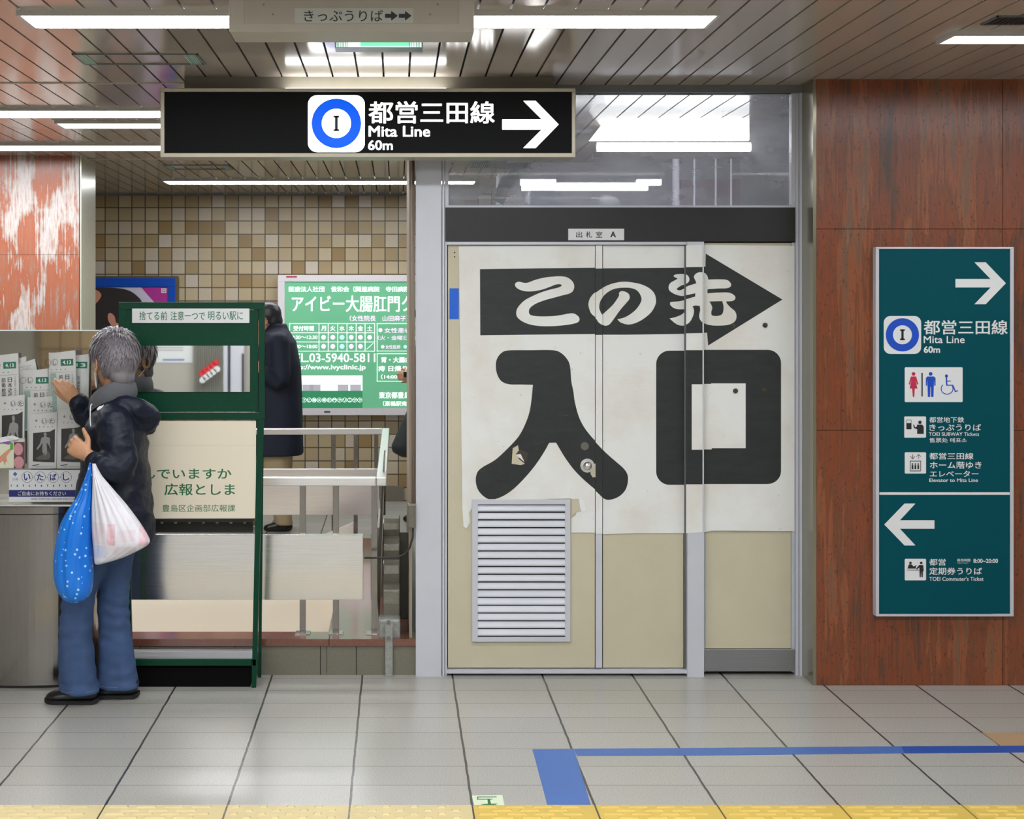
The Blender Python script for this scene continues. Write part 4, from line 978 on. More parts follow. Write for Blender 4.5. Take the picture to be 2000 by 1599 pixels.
# newspapers
NP = mat('newsprint', rgb(206,206,202), .6, 0, var=.03, scale=15)
NPG = mat('newsprint_green', rgb(24,112,84), .55); NPD = mat('newsprint_dark_photo', rgb(50,48,44), .55, 0, var=.35, scale=120)
NPS = mat('newsprint_pale_green', rgb(150,176,168), .55, 0, var=.2, scale=90); NPI = mat('newsprint_ink', rgb(48,48,46), .6); NPL = mat('newsprint_light_ink', rgb(140,140,136), .6)
def newspaper(a, b, c, d, Y, tilt, style, label, th=.010, bow=.010):
    """folded newspaper: page a..c wide, b..d high in the frame, leaning by tilt degrees"""
    o = empty('newspaper', P((a+c)/2, d, Y), label, 'newspaper', 'free newspapers in the stand')
    cx, cy = (a+c)/2, d; ct, st = math.cos(math.radians(tilt)), math.sin(math.radians(tilt))
    W = (c-a); H = (d-b)
    def mp(u, v, l, back=0):
        un = (u-a)/W*2-1; du, dv = u-cx, v-cy
        X, V = cx+du*ct-dv*st, cy+du*st+dv*ct
        return P(X, V, Y)+Vector((0, -bow*(1-un*un)-l*.0007+back+(1-(d-v)/H)*-.012, 0))
    nu, nv = 8, 4; mb_ = MB(); vs = []
    for bk in (0, th):
        for j in range(nv+1):
            for i in range(nu+1):
                vv = b+H*j/nv
                top = (3*math.cos(i/nu*math.pi-.6) if j == 0 else 0)
                vs.append(mp(a+W*i/nu, vv+top*.6, 0, bk if j else bk*.75))
    n1 = (nu+1)*(nv+1); fs = []
    for k in (0, n1):
        for j in range(nv):
            for i in range(nu):
                p0 = k+j*(nu+1)+i; fs.append((p0, p0+1, p0+nu+2, p0+nu+1))
    for i in range(nu): fs.append((i, i+1, n1+i+1, n1+i)); e = nv*(nu+1)+i; fs.append((e, e+1, n1+e+1, n1+e))
    for j in range(nv):
        for e in (j*(nu+1), j*(nu+1)+nu): fs.append((e, e+nu+1, n1+e+nu+1, n1+e))
    mb_.add(vs, fs).build('folded_sheets', NP, o)
    q = Print(mp=mp); q.strips = (a, c, nu)
    if style == 'date':
        r = lambda x: c-x*52/52
        q.rect(r(28),b+15,r(4),b+28,NPG); q.text('4.13',r(24),b+18,r(8),b+25,WHITE,.02,2)
        if W > 40: q.ring(r(40),b+21,6.4,.6,NPI); q.text('し',r(43.5),b+17,r(37),b+25.5,NPI,.01); q.ring(r(54),b+21,6.4,.6,NPI)
        q.rect(a+2,b+40,c-2,b+40.6,NPL)
        for i in range(4): q.disc(r(46-9*i),b+35,.9,NPI)
        q.text('日本近代',r(20),b+45,r(12),b+85,NPI,.01,1,True); q.text('前衛絵画',r(32),b+45,r(24),b+85,NPI,.01,1,True)
        q.text('区立美術館 所蔵作品展',r(8),b+44,r(4.5),b+84,NPL,.0,1,True)
        if W > 40: q.rect(a+2,b+42,a+W*.28,d-4,NPS)
        else: q.rect(a+1,b+42,a+5,d-4,NPS)
    elif style == 'thin':
        q.rect(a+3,b+14,c-3,b+27,NPG); q.text('13',a+5,b+17,c-6,b+24,WHITE,.02,2); q.text('区立美術館所蔵作品展',a+8,b+42,a+14,b+96,NPI,.0,1,True)
    elif style == 'photo':
        q.shape([(a+15,b+12),(a+18,b+15),(a+15,b+18),(a+12,b+15)],NPL); q.ring(a+31,b+16,5.8,.5,NPI); q.text('い',a+27,b+13,a+35,b+20,NPI,.01)
        if W > 46: q.text('た',a+41,b+12,a+49,b+20,NPI,.01); q.ring(a+45,b+16,5.8,.5,NPI)
        for i in range(5): q.disc(a+14+8*i,b+27,.9,NPI)
        if d-b > 60:
            q.shape([(a+9,b+39),(c-12,b+36),(c-3,b+31),(c-3,d-12),(a+9,d-14)],NPD)
            k = (a+9+c-3)/2+1; g = b+36; s_ = (d-14-g)/66
            q.smooth([(k-1,g+4*s_),(k+3,g+2*s_),(k+5,g+7*s_),(k+4,g+11*s_),(k+11,g+15*s_),(k+11,g+27*s_),(k+13,g+38*s_),(k+9,g+30*s_),(k+5,g+26*s_),(k+6,g+44*s_),(k+3,g+52*s_),(k-3,g+44*s_),(k-3,g+26*s_),(k-8,g+34*s_),(k-13,g+40*s_),(k-14,g+36*s_),(k-8,g+26*s_),(k-5,g+14*s_),(k,g+11*s_)], NPL, 2)
            q.smooth([(k-5,g+52*s_),(k+8,g+44*s_),(k+12,g+58*s_),(k+2,g+62*s_),(k-16,g+60*s_)], mat('newsprint_mid_grey', rgb(92,88,82), .6, var=.5, scale=200), 2)
            q.line(a+8,d-6,a+22,d-8,1.4,NPI); q.rect(a+14,d-4,c-8,d-3.3,NPL)
    elif style == 'plain':
        q.rect(a+4,b+9,c-8,b+9.8,NPL); q.text('いたばし',a+6,b+12,c-8,b+17,NPL,.0)
    q.build('page_print', o); return o
newspaper(34,697,49,800,6.142,1,'none','thin newspaper edge behind the far left 4.13 paper')
newspaper(-26,692,39,800,6.115,-2,'date','newspaper with green 4.13 date at the left frame edge')
newspaper(50,704,86,790,6.13,-12,'plain','plain folded newspaper tilted behind the middle 4.13 paper')
newspaper(47,721,101,840,6.100,-1,'date','lower middle newspaper with green 4.13 date touched by fingertips')
newspaper(143,692,172,830,6.125,1,'thin','narrow newspaper showing only 13, rightmost in top row')
newspaper(100,686,152,830,6.082,-2,'date','tall newspaper with green 4.13 date above the reaching hand')
newspaper(-4,772,48,914,6.065,0,'photo','newspaper with pale figure photo at far left behind pink leaflets')
newspaper(54,774,110,914,6.075,0,'photo','cream newspaper top behind the front middle photo newspaper')
newspaper(57,806,111,914,6.045,0,'photo','front middle newspaper with dark photo of pale standing figure')
newspaper(112,798,166,914,6.055,0,'photo','newspaper with dark photo beside the closed fist')
def leaflet(a, b, c, d, Y, label, kind):
    o = empty('leaflet', P((a+c)/2, d, Y), label, 'leaflet', 'colour leaflets in the stand')
    MB().pbox(a, b, c, d, Y, .012).build('folded_sheets', NP, o)
    q = Print(Y)
    if kind == 0:
        q.rect(a,b+7,c,d,mat('pale_yellow_print', rgb(222,224,196), .5)); q.smooth([(a,b+6),(c-7,b+6),(c-9,b+12),(a+12,b+10),(a+4,b+13),(a,b+12)], mat('violet_print', rgb(150,90,180), .5), 2)
        q.smooth([(a,d-16),(c-6,d-40),(c-4,d-36),(c-14,d-22),(c-10,d-8),(c-14,d-14),(c-18,d-6),(c-21,d-14),(a+6,d-8),(a,d-12)], mat('skin_print', rgb(214,150,120), .5), 2)
        q.rect(c-7,b+8,c-1,b+22,mat('leaf_green_print', rgb(90,170,60), .5), 3)
    else:
        q.rect(a,b+7,c,d,mat('dusky_print', rgb(96,60,66), .5)); PK = mat('pink_pebble_print', rgb(206,146,152), .5, var=.15, scale=60)
        q.disc((a+c)/2-1,b+21,9,PK,2,ry=12).disc((a+c)/2,d-11,10,PK,2,ry=12)
    q.build('cover_print', o)
leaflet(26,851,49,914,6.030,'leaflet with round pink pebbles on a dark cover','p') if False else leaflet(26,856,48,914,6.030,'leaflet with round pink pebbles on a dark cover',1)
leaflet(-8,856,27,914,6.026,'pale yellow leaflet with violet top and printed hand',0)
tag(MB().add([P(-8,856,6.02),P(24,850,6.03),P(38,856,6.03),P(36,858,6.02),P(-8,866,6.02)]+[v+Vector((0,.01,0)) for v in (P(-8,856,6.02),P(24,850,6.03),P(38,856,6.03),P(36,858,6.02),P(-8,866,6.02))],[(0,1,2,3,4),(9,8,7,6,5),(0,1,6,5),(1,2,7,6),(2,3,8,7),(3,4,9,8),(4,0,5,9)]).build('leaflet', WHITE), 'blank white leaflet lying slanted on the leaflet tops', 'leaflet', 'colour leaflets in the stand')

# ================================================================ people
def remesh(mb_, vox, name, m, parent, it=2, fold=None, fac=.5):
    o = mb_.build(name, m, parent)
    r = o.modifiers.new('r', 'REMESH'); r.mode = 'VOXEL'; r.voxel_size = vox; r.use_smooth_shade = True
    s_ = o.modifiers.new('s', 'SMOOTH'); s_.factor = fac; s_.iterations = it
    dg = bpy.context.evaluated_depsgraph_get(); me = bpy.data.meshes.new_from_object(o.evaluated_get(dg))
    o.modifiers.clear(); old = o.data; o.data = me; me.name = name; bpy.data.meshes.remove(old)
    if fold:
        nr = [v.normal.copy() for v in me.vertices]
        for v, n_ in zip(me.vertices, nr): v.co += n_*fold(v.co)
    me.polygons.foreach_set('use_smooth', [True]*len(me.polygons)); me.update(); return o
def crv(pts, n=4):
    out = []; k = len(pts)
    for i in range(k-1):
        p0 = Vector(pts[max(i-1,0)]); p1 = Vector(pts[i]); p2 = Vector(pts[i+1]); p3 = Vector(pts[min(i+2,k-1)])
        for j in range(n):
            t_ = j/n; out.append(.5*((2*p1)+(p2-p0)*t_+(2*p0-5*p1+4*p2-p3)*t_*t_+(3*p1-p0-3*p2+p3)*t_**3))
    out.append(Vector(pts[-1])); return out
def limb(mb_, pts, rs, n=4, ref=None, seg=16):
    """smooth tapering limb with rounded ends; rs: r or (side, ref) pairs"""
    rv = [(r, r) if not isinstance(r, (tuple, list)) else r for r in rs]
    P_ = crv(pts, n); R_ = crv([(a, b, 0) for a, b in rv], n)
    mb_.tube(P_, [(max(.001, r.x), max(.001, r.y)) for r in R_], seg, ref=ref)
    for p, r in ((P_[0], rv[0]), (P_[-1], rv[-1])): mb_.ball(p, min(r)*.98, 12)
def hand(mb_, W, d, nrm, k=1.0, side=1, curl=(.3,.3,.3,.35), thumb=(.6,.5), spread=.10):
    """palm and five fingers from wrist W; d to the fingertips, nrm out of the back, side: which way the thumb lies"""
    d = Vector(d).normalized(); nrm = Vector(nrm); nrm = (nrm-d*nrm.dot(d)).normalized(); s = d.cross(nrm)*side
    W = Vector(W); pl = .088*k
    mb_.tube([W-d*.01*k, W+d*.02*k, W+d*pl*.55, W+d*pl*.95], [(.026*k,.019*k),(.031*k,.019*k),(.038*k,.016*k),(.040*k,.013*k)], 16, ref=nrm)
    offs = (.029, .0105, -.009, -.027); lens = (.070, .078, .072, .056)
    for i in range(4):
        K = W+d*(pl*(.98-.05*abs(i-1)))+s*offs[i]*k
        dd = (d+s*spread*(1.2-i*.8)).normalized(); c_ = curl[i]; pts = [K-dd*.02*k, K]; p = K; ang = 0
        for j, fr in enumerate((.45, .30, .25)):
            ang += c_*(1, 1.1, .7)[j]; dv = dd*math.cos(ang)-nrm*math.sin(ang); p = p+dv*lens[i]*fr*k*1.0; pts.append(p)
        r0 = (.0092, .0096, .0090, .0078)[i]*k
        limb(mb_, pts, [r0*1.05, r0*1.1, r0, r0*.93, r0*.8], 3, seg=10)
    B = W+d*.022*k+s*.024*k-nrm*.004
    a, b = thumb
    t1 = (s*math.sin(a)+d*math.cos(a)-nrm*.25).normalized(); t2 = (s*math.sin(a*.5)+d*math.cos(a*.5)-nrm*b).normalized()
    limb(mb_, [B-t1*.01*k, B+t1*.036*k, B+t1*.036*k+t2*.03*k, B+t1*.036*k+t2*.053*k], [.015*k, .0125*k, .0105*k, .0085*k], 3, seg=10)
class Frame:
    def __init__(self, o, yaw, pitch=0):
        """yaw: 0 faces the frame's left (-x), 90 faces away (+y)"""
        a = math.radians(yaw); f = Vector((-math.cos(a), math.sin(a), 0)); l = Vector((-math.sin(a), -math.cos(a), 0)); u = Vector((0,0,1))
        r = Matrix.Rotation(math.radians(pitch), 3, l)
        self.o = Vector(o); self.f = r @ f; self.l = l; self.u = r @ u
        self.rot = Matrix((self.f, self.l, self.u)).transposed()
    def __call__(self, f, l, u): return self.o+self.f*f+self.l*l+self.u*u
def head(mb_, F, k=1.0):
    """skull, face with eyes sockets, nose, lips, ears and neck"""
    mb_.ball(F(-.004,0,.022*k), (.094*k,.074*k,.098*k), 28, rot=F.rot)
    mb_.ball(F(.034*k,0,-.050*k), (.056*k,.054*k,.062*k), 22, rot=F.rot)
    mb_.ball(F(.066*k,0,-.090*k), (.020*k,.024*k,.016*k), 14, rot=F.rot)          # chin
    mb_.ball(F(.060*k,.026*k,-.026*k), (.022*k,.022*k,.020*k), 14, rot=F.rot); mb_.ball(F(.060*k,-.026*k,-.026*k), (.022*k,.022*k,.020*k), 14, rot=F.rot)
    mb_.ball(F(.076*k,0,.016*k), (.016*k,.046*k,.010*k), 14, rot=F.rot)           # brow
    mb_.tube([F(.084*k,0,.008*k), F(.098*k,0,-.020*k), F(.104*k,0,-.034*k)], [.007*k,.009*k,.011*k], 10)
    mb_.ball(F(.094*k,.011*k,-.036*k), .008*k, 8); mb_.ball(F(.094*k,-.011*k,-.036*k), .008*k, 8)
    mb_.ball(F(.085*k,0,-.058*k), (.010*k,.024*k,.006*k), 10, rot=F.rot); mb_.ball(F(.083*k,0,-.067*k), (.010*k,.022*k,.007*k), 10, rot=F.rot)
    for s_ in (1, -1):
        c = F(-.008*k, .080*k*s_, -.012*k)
        pts = []
        for i in range(15):
            a = math.radians(-150+i*20+10); pts.append(c+F.f*(-.017*k*math.cos(a))+F.u*(.031*k*math.sin(a)*(1.0 if math.sin(a) > 0 else .85))+F.l*s_*(.010*k+.004*k*math.cos(a)))
        mb_.tube(pts, [.0048*k]*15, 8)
        mb_.ball(c+F.f*.004*k, (.013*k,.007*k,.026*k), 12, rot=F.rot); mb_.ball(c+F.u*(-.028*k)+F.f*.006*k+F.l*s_*.004, .0075*k, 10)
        mb_.ball(F(.070*k,.031*k*s_,.001*k), .0125*k, 12)
def hair_strands(mb_, F, n, region, k=1.0, ln=.024, w_=.0016):
    for _ in range(n):
        z = random.uniform(-.75, 1); a = random.uniform(0, 2*math.pi); r_ = math.sqrt(max(0, 1-z*z))
        dv = Vector((r_*math.cos(a), r_*math.sin(a), z))
        if not region(dv): continue
        c0 = Vector((-.010, 0, .030))*k; R = Vector((.104, .085, .104))*k
        p = c0+Vector((dv.x*R.x, dv.y*R.y, dv.z*R.z))
        crown = Vector((-.05, 0, .12))*k; g = (p-crown); g = g-dv*g.dot(dv)
        if g.length < 1e-4: continue
        g.normalize(); g = (g+Vector((random.uniform(-.5,.5), random.uniform(-.5,.5), random.uniform(-.35,.1)))).normalized(); g = (g-dv*g.dot(dv)*.9)
        L = ln*random.uniform(.6,1.3)*k; s_ = g.cross(dv).normalized()*w_*k
        lift = dv*random.uniform(.003,.013)*k
        q0 = p-dv*.003*k; q1 = p+g*L*.5+lift; q2 = p+g*L+lift*.6-dv*.003*k
        to = lambda v: F(v.x, v.y, v.z)
        mb_.add([to(q0-s_), to(q0+s_), to(q1+s_*.8), to(q1-s_*.8), to(q2)], [(0,1,2,3),(3,2,4)])
def ringx(x0, x1, z, yc_, hd, n=28, pw=2.4, tilt=0):
    xc, rx = (x0+x1)/2, (x1-x0)/2; out = []
    for i in range(n):
        a = 2*math.pi*i/n; c_, s_ = math.cos(a), math.sin(a)
        ux = math.copysign(abs(c_)**(2/pw), c_); uy = math.copysign(abs(s_)**(2/pw), s_)
        out.append(Vector((xc+rx*ux, yc_+hd*uy, z+tilt*rx*ux)))
    return out
def foldfn(amp, sc, seed=0, stretch=(1,1,1), extra=None):
    def f(co):
        v = Vector((co.x*stretch[0], co.y*stretch[1], co.z*stretch[2]))*sc+Vector((seed, seed*.7, 0))
        n_ = noise.noise(v)+.5*noise.noise(v*2.3)
        r_ = 1-abs(noise.noise(v*.8+Vector((5,3,1))))*2
        return amp*(n_*.7+r_*.45)+(extra(co) if extra else 0)
    return f
SKIN = mat('aged_skin', rgb(188,140,104), .5, 0, var=.12, scale=70, bump=.15, bscale=160)
GREYHAIR = mat('grey_hair', rgb(112,106,110), .45, 0, var=.45, scale=60, stretch=(1,1,.4))
NAVYJ = mat('navy_nylon_jacket', rgb(12,21,38), .5, 0, var=.2, scale=8, bump=.45, bscale=34, spec=.35)
COLLAR = mat('charcoal_wool_collar', rgb(92,94,98), .9, 0, var=.12, scale=200, bump=.3, bscale=300)
DENIM = mat('blue_denim', rgb(58,82,122), .8, 0, var=.28, scale=14, bump=.3, bscale=260)
SHOE = mat('black_leather_shoe', rgb(22,22,24), .35, 0, bump=.1)
SOLE = mat('black_sole', rgb(14,14,15), .6)
B0 = 5.80
def Q(px_, py_, dy=0): return P(px_, py_, B0+dy)
p1 = empty('person', Q(200, 1368, 0), 'grey haired person in navy hooded jacket and jeans reaching for a newspaper, bags on arm', 'person')
# body: one continuous mesh
HF = Frame(Q(223, 706, .01), 50, 8)
bm_ = MB(); head(bm_, HF, 1.0)
limb(bm_, [Q(226,735,0), Q(228,765,0), Q(228,812,0)], [.052,.052,.05])
limb(bm_, [Q(228,812,0), Q(228,850,0), Q(224,950,0), Q(222,1040,0)], [(.07,.11),(.08,.12),(.09,.12),(.09,.12)], ref=(0,1,0))
sL, eL, wL = Q(226,822,-.14), Q(236,910,-.205), Q(180,895,-.238)
sR, eR, wR = Q(222,818,.12), Q(180,816,.19), Q(151,785,.157)
for (a, b, c, s0) in ((sL, eL, wL, -.10), (sR, eR, wR, .09)):
    limb(bm_, [Q(228,812,s0), a, (a+b)/2, b, (b+c)/2, c], [.036,.034,.030,.028,.024,.023])
handL0 = Q(172,890,-.237)
limb(bm_, [wL, handL0], [(.024,.028),(.024,.028)])
hand(bm_, handL0, Q(140,868,-.225)-handL0, (-.10,-1,.15), .96, 1, curl=(1.0,1.05,1.05,1.05), thumb=(.95,.25), spread=.03)
hand(bm_, wR, Q(117,744,.12)-wR, (.15,-1,.25), .90, -1, curl=(.28,.40,.5,.6), thumb=(.38,.12), spread=-.02)
limb(bm_, [wR+Vector((.02,0,-.02)), wR], [(.024,.028),(.024,.028)])
for (hx, tx, kx, ax, dy) in ((205,180,149,155,-.05),(232,228,222,230,.045)):
    limb(bm_, [Q(hx,1045,dy), Q(tx,1100,dy), Q(kx,1195,dy), Q(ax,1340,dy)], [.075,.055,.042,.026])
    limb(bm_, [Q(ax,1345,dy), Q(ax-24,1359,dy)], [.022,.014])
remesh(bm_, .0042, 'body', SKIN, p1, 3)
# hair
hm = MB()
hm.ball(HF(-.012,0,.034), (.100,.084,.098), 30, rot=HF.rot); hm.ball(HF(-.048,0,-.012), (.062,.072,.082), 24, rot=HF.rot)
hm.ball(HF(-.060,0,-.062), (.040,.056,.050), 20, rot=HF.rot); hm.ball(HF(.012,0,.072), (.082,.070,.056), 22, rot=HF.rot)
hm.ball(HF(.012,.062,.030), (.022,.020,.036), 14, rot=HF.rot); hm.ball(HF(.012,-.062,.030), (.022,.020,.036), 14, rot=HF.rot)
hr = remesh(hm, .006, 'hair', GREYHAIR, p1, 2, foldfn(.0075, 26, 3, (1,1,.55)))
sm = MB(); hair_strands(sm, HF, 9000, lambda v: v.z > .25 or (v.x < .15 and v.z > -.55 and not (abs(v.y) > .75 and v.x > -.25 and v.z < .05)) or (v.x < -.35 and v.z > -.95), ln=.036, w_=.0022)
MATS['hs'] = None
sm.build('hair_strands', mat('grey_hair_strand', rgb(122,116,122), .5, 0, var=.75, scale=90), hr, smooth=True)
lk = MB(); hair_strands(lk, HF, 2200, lambda v: v.z > .2 or (v.x < .1 and v.z > -.5 and not (abs(v.y) > .7 and v.x > -.3 and v.z < .1)) or (v.x < -.25 and v.z > -1), ln=.055, w_=.0055)
lk.build('hair_locks', GREYHAIR, hr, smooth=True)
# mask and straps
MASKM = mat('white_mask_fabric', rgb(228,230,232), .7, 0, var=.02)
mk = MB(); vs = []; n1, n2 = 12, 8
for j in range(n2+1):
    for i in range(n1+1):
        a = math.radians(-78+156*i/n1); zz_ = -.030-.070*j/n2
        bulge = .012*math.sin(math.pi*j/n2)
        vs.append(HF((.030+.074*math.cos(a)+bulge*math.cos(a)), .066*math.sin(a), zz_+.012*math.cos(a)*(.5-j/n2)))
mk.add(vs, [(j*(n1+1)+i, j*(n1+1)+i+1, (j+1)*(n1+1)+i+1, (j+1)*(n1+1)+i) for j in range(n2) for i in range(n1)])
mo = mk.build('face_mask', MASKM, p1, smooth=True); so = mo.modifiers.new('s', 'SOLIDIFY'); so.thickness = .0015
for s_ in (1, -1):
    MB().tube(crv([HF(.046,.066*s_,-.034), HF(.020,.080*s_,-.012), HF(-.004,.088*s_,.018), HF(-.016,.090*s_,.010)], 4), .0011, 6).tube(crv([HF(.046,.062*s_,-.094), HF(.020,.074*s_,-.070), HF(-.002,.084*s_,-.046)], 4), .0011, 6).build('ear_strap', MASKM, mo, smooth=True)
# jacket
jm = MB()
prof = [(792,196,262,.10),(806,184,276,.155),(830,172,284,.175),(870,166,287,.17),(905,162,288,.165),(960,152,294,.175),(1000,147,298,.185),(1050,144,301,.19),(1056,146,299,.18)]
jm.loft([ringx(Q(a,y_,0).x, Q(b,y_,0).x, Q(a,y_,0).z, B0-.005, hd) for y_, a, b, hd in prof])
limb(jm, [Q(228,806,-.08), Q(222,824,-.145), Q(228,865,-.185), Q(236,905,-.205), Q(214,911,-.228), Q(196,903,-.238), Q(183,897,-.24)], [.055,.072,.070,.066,.058,.050,.037], 4)
limb(jm, [Q(236,880,-.19), Q(242,912,-.205), Q(232,926,-.215)], [.055,.052,.04])
limb(jm, [Q(222,806,.08), Q(206,812,.14), Q(178,815,.19), Q(164,802,.182), Q(153,789,.162)], [.055,.062,.057,.052,.043], 4)
# hood lying on the back
limb(jm, [Q(216,800,-.10), Q(246,792,-.10), Q(276,806,-.06), Q(288,818,0), Q(276,808,.07), Q(244,790,.11)], [.034,.040,.048,.055,.048,.036], 4)
limb(jm, [Q(248,802,-.05), Q(278,818,-.03), Q(291,830,0)], [.055,.055,.040])
def jf(co):
    f = noise.noise(Vector((co.x*7+co.z*9, co.y*5, co.z*11-co.x*6)))
    g = noise.noise(Vector((co.x*22-co.z*12, co.y*12, co.z*18+4)))
    arm = 1.35 if (co.y < B0-.13 and co.z > 1.30) else .8
    r2 = 1-abs(noise.noise(Vector((co.x*13+co.z*17, co.y*8, co.z*15-co.x*9+2))))*3.2
    return arm*(.0075*(.55-abs(f)*2.4)+.0040*g+.0045*max(0, r2))
jk = remesh(jm, .0065, 'jacket', NAVYJ, p1, 3, jf)
MB().tube([Q(222,816,-.225)]*1+[Q(221,812,-.222)], .001, 4)
for (a, b, dy) in ((181,899,-.24), (153,790,.165)):
    pass
lg = Print(mp=lambda u, v, l: Q(u, v, -.226)); lg.smooth([(189,799),(193,794),(199,792),(203,790),(200,795),(195,799),(191,801)], WHITE)
lg.build('chest_logo', jk)
MB().tube(crv([Q(180,789,-.165), Q(177,793,-.19), Q(176,815,-.20), Q(177,832,-.20)], 5), .0022, 8).build('drawstring', WHITE, jk, smooth=True)
# collar
cm = MB(); rings = []
for (tz, k_) in ((-.040,1.0),(-.020,1.07),(.004,1.05),(.026,.98),(.034,.90),(.030,.80),(.0,.78),(-.04,.80)):
    rings.append([Vector((Q(221,768,0).x+.094*k_*math.cos(a), B0+.098*k_*math.sin(a), Q(221,768,0).z+tz+.32*.094*math.cos(a)*1.0-.012*math.cos(2*a))) for a in [2*math.pi*i/32 for i in range(32)]])
cm.loft(rings, cap=False); cm.add([], [])
co_ = cm.build('collar', COLLAR, p1, smooth=True)
# jeans
def leg_part(rows, dy, name):
    lm = MB(); lm.loft([ringx(Q(a,y_,dy).x, Q(b,y_,dy).x, Q(a,y_,dy).z, B0+dy, hd, 24, 2.3) for y_, a, b, hd in rows]); return lm
l1 = [(1035,165,250,.10),(1060,160,246,.10),(1100,146,212,.085),(1130,132,198,.08),(1160,122,186,.075),(1200,117,181,.068),(1240,115,180,.066),(1290,114,184,.068),(1330,116,190,.072),(1351,119,194,.074)]
l2 = [(1035,190,280,.10),(1060,196,268,.10),(1100,198,257,.085),(1130,196,254,.08),(1160,192,251,.072),(1200,192,252,.066),(1240,193,256,.065),(1290,194,263,.068),(1320,194,268,.072),(1341,194,271,.074)]
jm = leg_part(l1, -.05, ''); j2 = leg_part(l2, .045, ''); jm.add(j2.v, j2.f)
jm.loft([ringx(Q(168,y_,0).x, Q(b,y_,0).x, Q(a,y_,0).z, B0, hd, 24) for y_, a, b, hd in ((1020,168,285,.12),(1060,168,272,.13),(1085,180,255,.11))])
def df(co):
    kz = math.exp(-((co.z-.36)/.12)**2)+.9*math.exp(-((co.z-.08)/.07)**2)
    return .0035*noise.noise(Vector((co.x*14, co.y*14, co.z*30)))*(1+1.6*kz)+.003*noise.noise(Vector((co.x*30, co.y*30, co.z*4)))
jo = remesh(jm, .0065, 'jeans', DENIM, p1, 2, df)
STI = mat('denim_stitch', rgb(110,126,150), .8)
for rows, dy in ((l1,-.05),(l2,.045)):
    y_, a, b, hd = rows[-1]
    MB().loft([[v+Vector((0,0,dz)) for v in ringx(Q(a,y_,dy).x-.001, Q(b,y_,dy).x+.001, Q(a,y_,dy).z, B0+dy, hd+.001, 24, 2.3)] for dz in (.016,.018)], cap=False).build('hem_stitch', STI, jo)
# shoes
def shoe(xh, xt, Yc, side):
    zb_ = 0.0; k = abs(xh-xt)*B0/FPX/.224; x_h = PX(xh, Yc); s_ = -1
    st = [(0,.020,.062,.012),(.02,.036,.084,.0),(.06,.040,.086,.0),(.10,.040,.066,.0),(.14,.044,.060,.0),(.18,.045,.052,.0),(.205,.038,.042,.0),(.222,.020,.022,.006)]
    m = MB(); rings = []
    for (dx, hw, h, up) in st:
        rings.append([Vector((x_h+s_*dx*k, Yc+hw*math.cos(a)+dx*.25*side, zb_+.012+up+(h-.012)*max(0, math.sin(a))**.8)) for a in [math.pi*i/14 for i in range(15)]])
    m.loft(rings); o = m.build('shoe', SHOE, p1, smooth=True, bevel=0); o.modifiers.new('s', 'SUBSURF').render_levels = 1
    m = MB(); rings = []
    for (dx, hw, h, up) in st:
        rings.append([Vector((x_h+s_*(dx*1.01-.001)*k, Yc+(hw+.004)*math.cos(a)+dx*.25*side, .001+up*.6+(.016 if i_ else 0))) for i_, a in ((0,0),(0,math.pi),(1,math.pi),(1,0))])
    m.loft(rings).build('sole', SOLE, o)
    MB().tube(crv([Vector((x_h+s_*.155*k, Yc-.040+.155*.25*side, .02)), Vector((x_h+s_*.150*k, Yc-.015+.15*.25*side, .056)), Vector((x_h+s_*.155*k, Yc+.02+.155*.25*side, .050))], 4), .002, 6).build('seam', SOLE, o)
shoe(193, 88, 5.765, .25); shoe(271, 168, 5.845, .25)
# plastic bags hanging from the near wrist
def m_bluebag():
    m, t_, b = nt('blue_dotted_plastic'); tc = t_.nodes.new('ShaderNodeTexCoord')
    v = t_.nodes.new('ShaderNodeTexVoronoi'); v.inputs['Scale'].default_value = 46; t_.links.new(tc.outputs['Object'], v.inputs['Vector'])
    dots = math_(t_, 'LESS_THAN', v.outputs['Distance'], .22)
    sel = math_(t_, 'GREATER_THAN', t_.nodes.new('ShaderNodeSeparateColor').outputs[0], .15)
    sc_ = [n for n in t_.nodes if n.type == 'SEPARATE_COLOR'][0]; t_.links.new(v.outputs['Color'], sc_.inputs[0])
    dots = math_(t_, 'MULTIPLY', dots, sel)
    n = noise_(t_, scaled(t_, tc.outputs['Object'], (16,16,3)), 1, 4)
    c = mixc(t_, n, rgb(0,84,190), rgb(10,136,236)); c = mixc(t_, math_(t_, 'MULTIPLY', dots, .8), c, rgb(190,226,245))
    t_.links.new(c, b.inputs['Base Color']); b.inputs['Roughness'].default_value = .28; b.inputs['Subsurface Weight'].default_value = 0
    return m
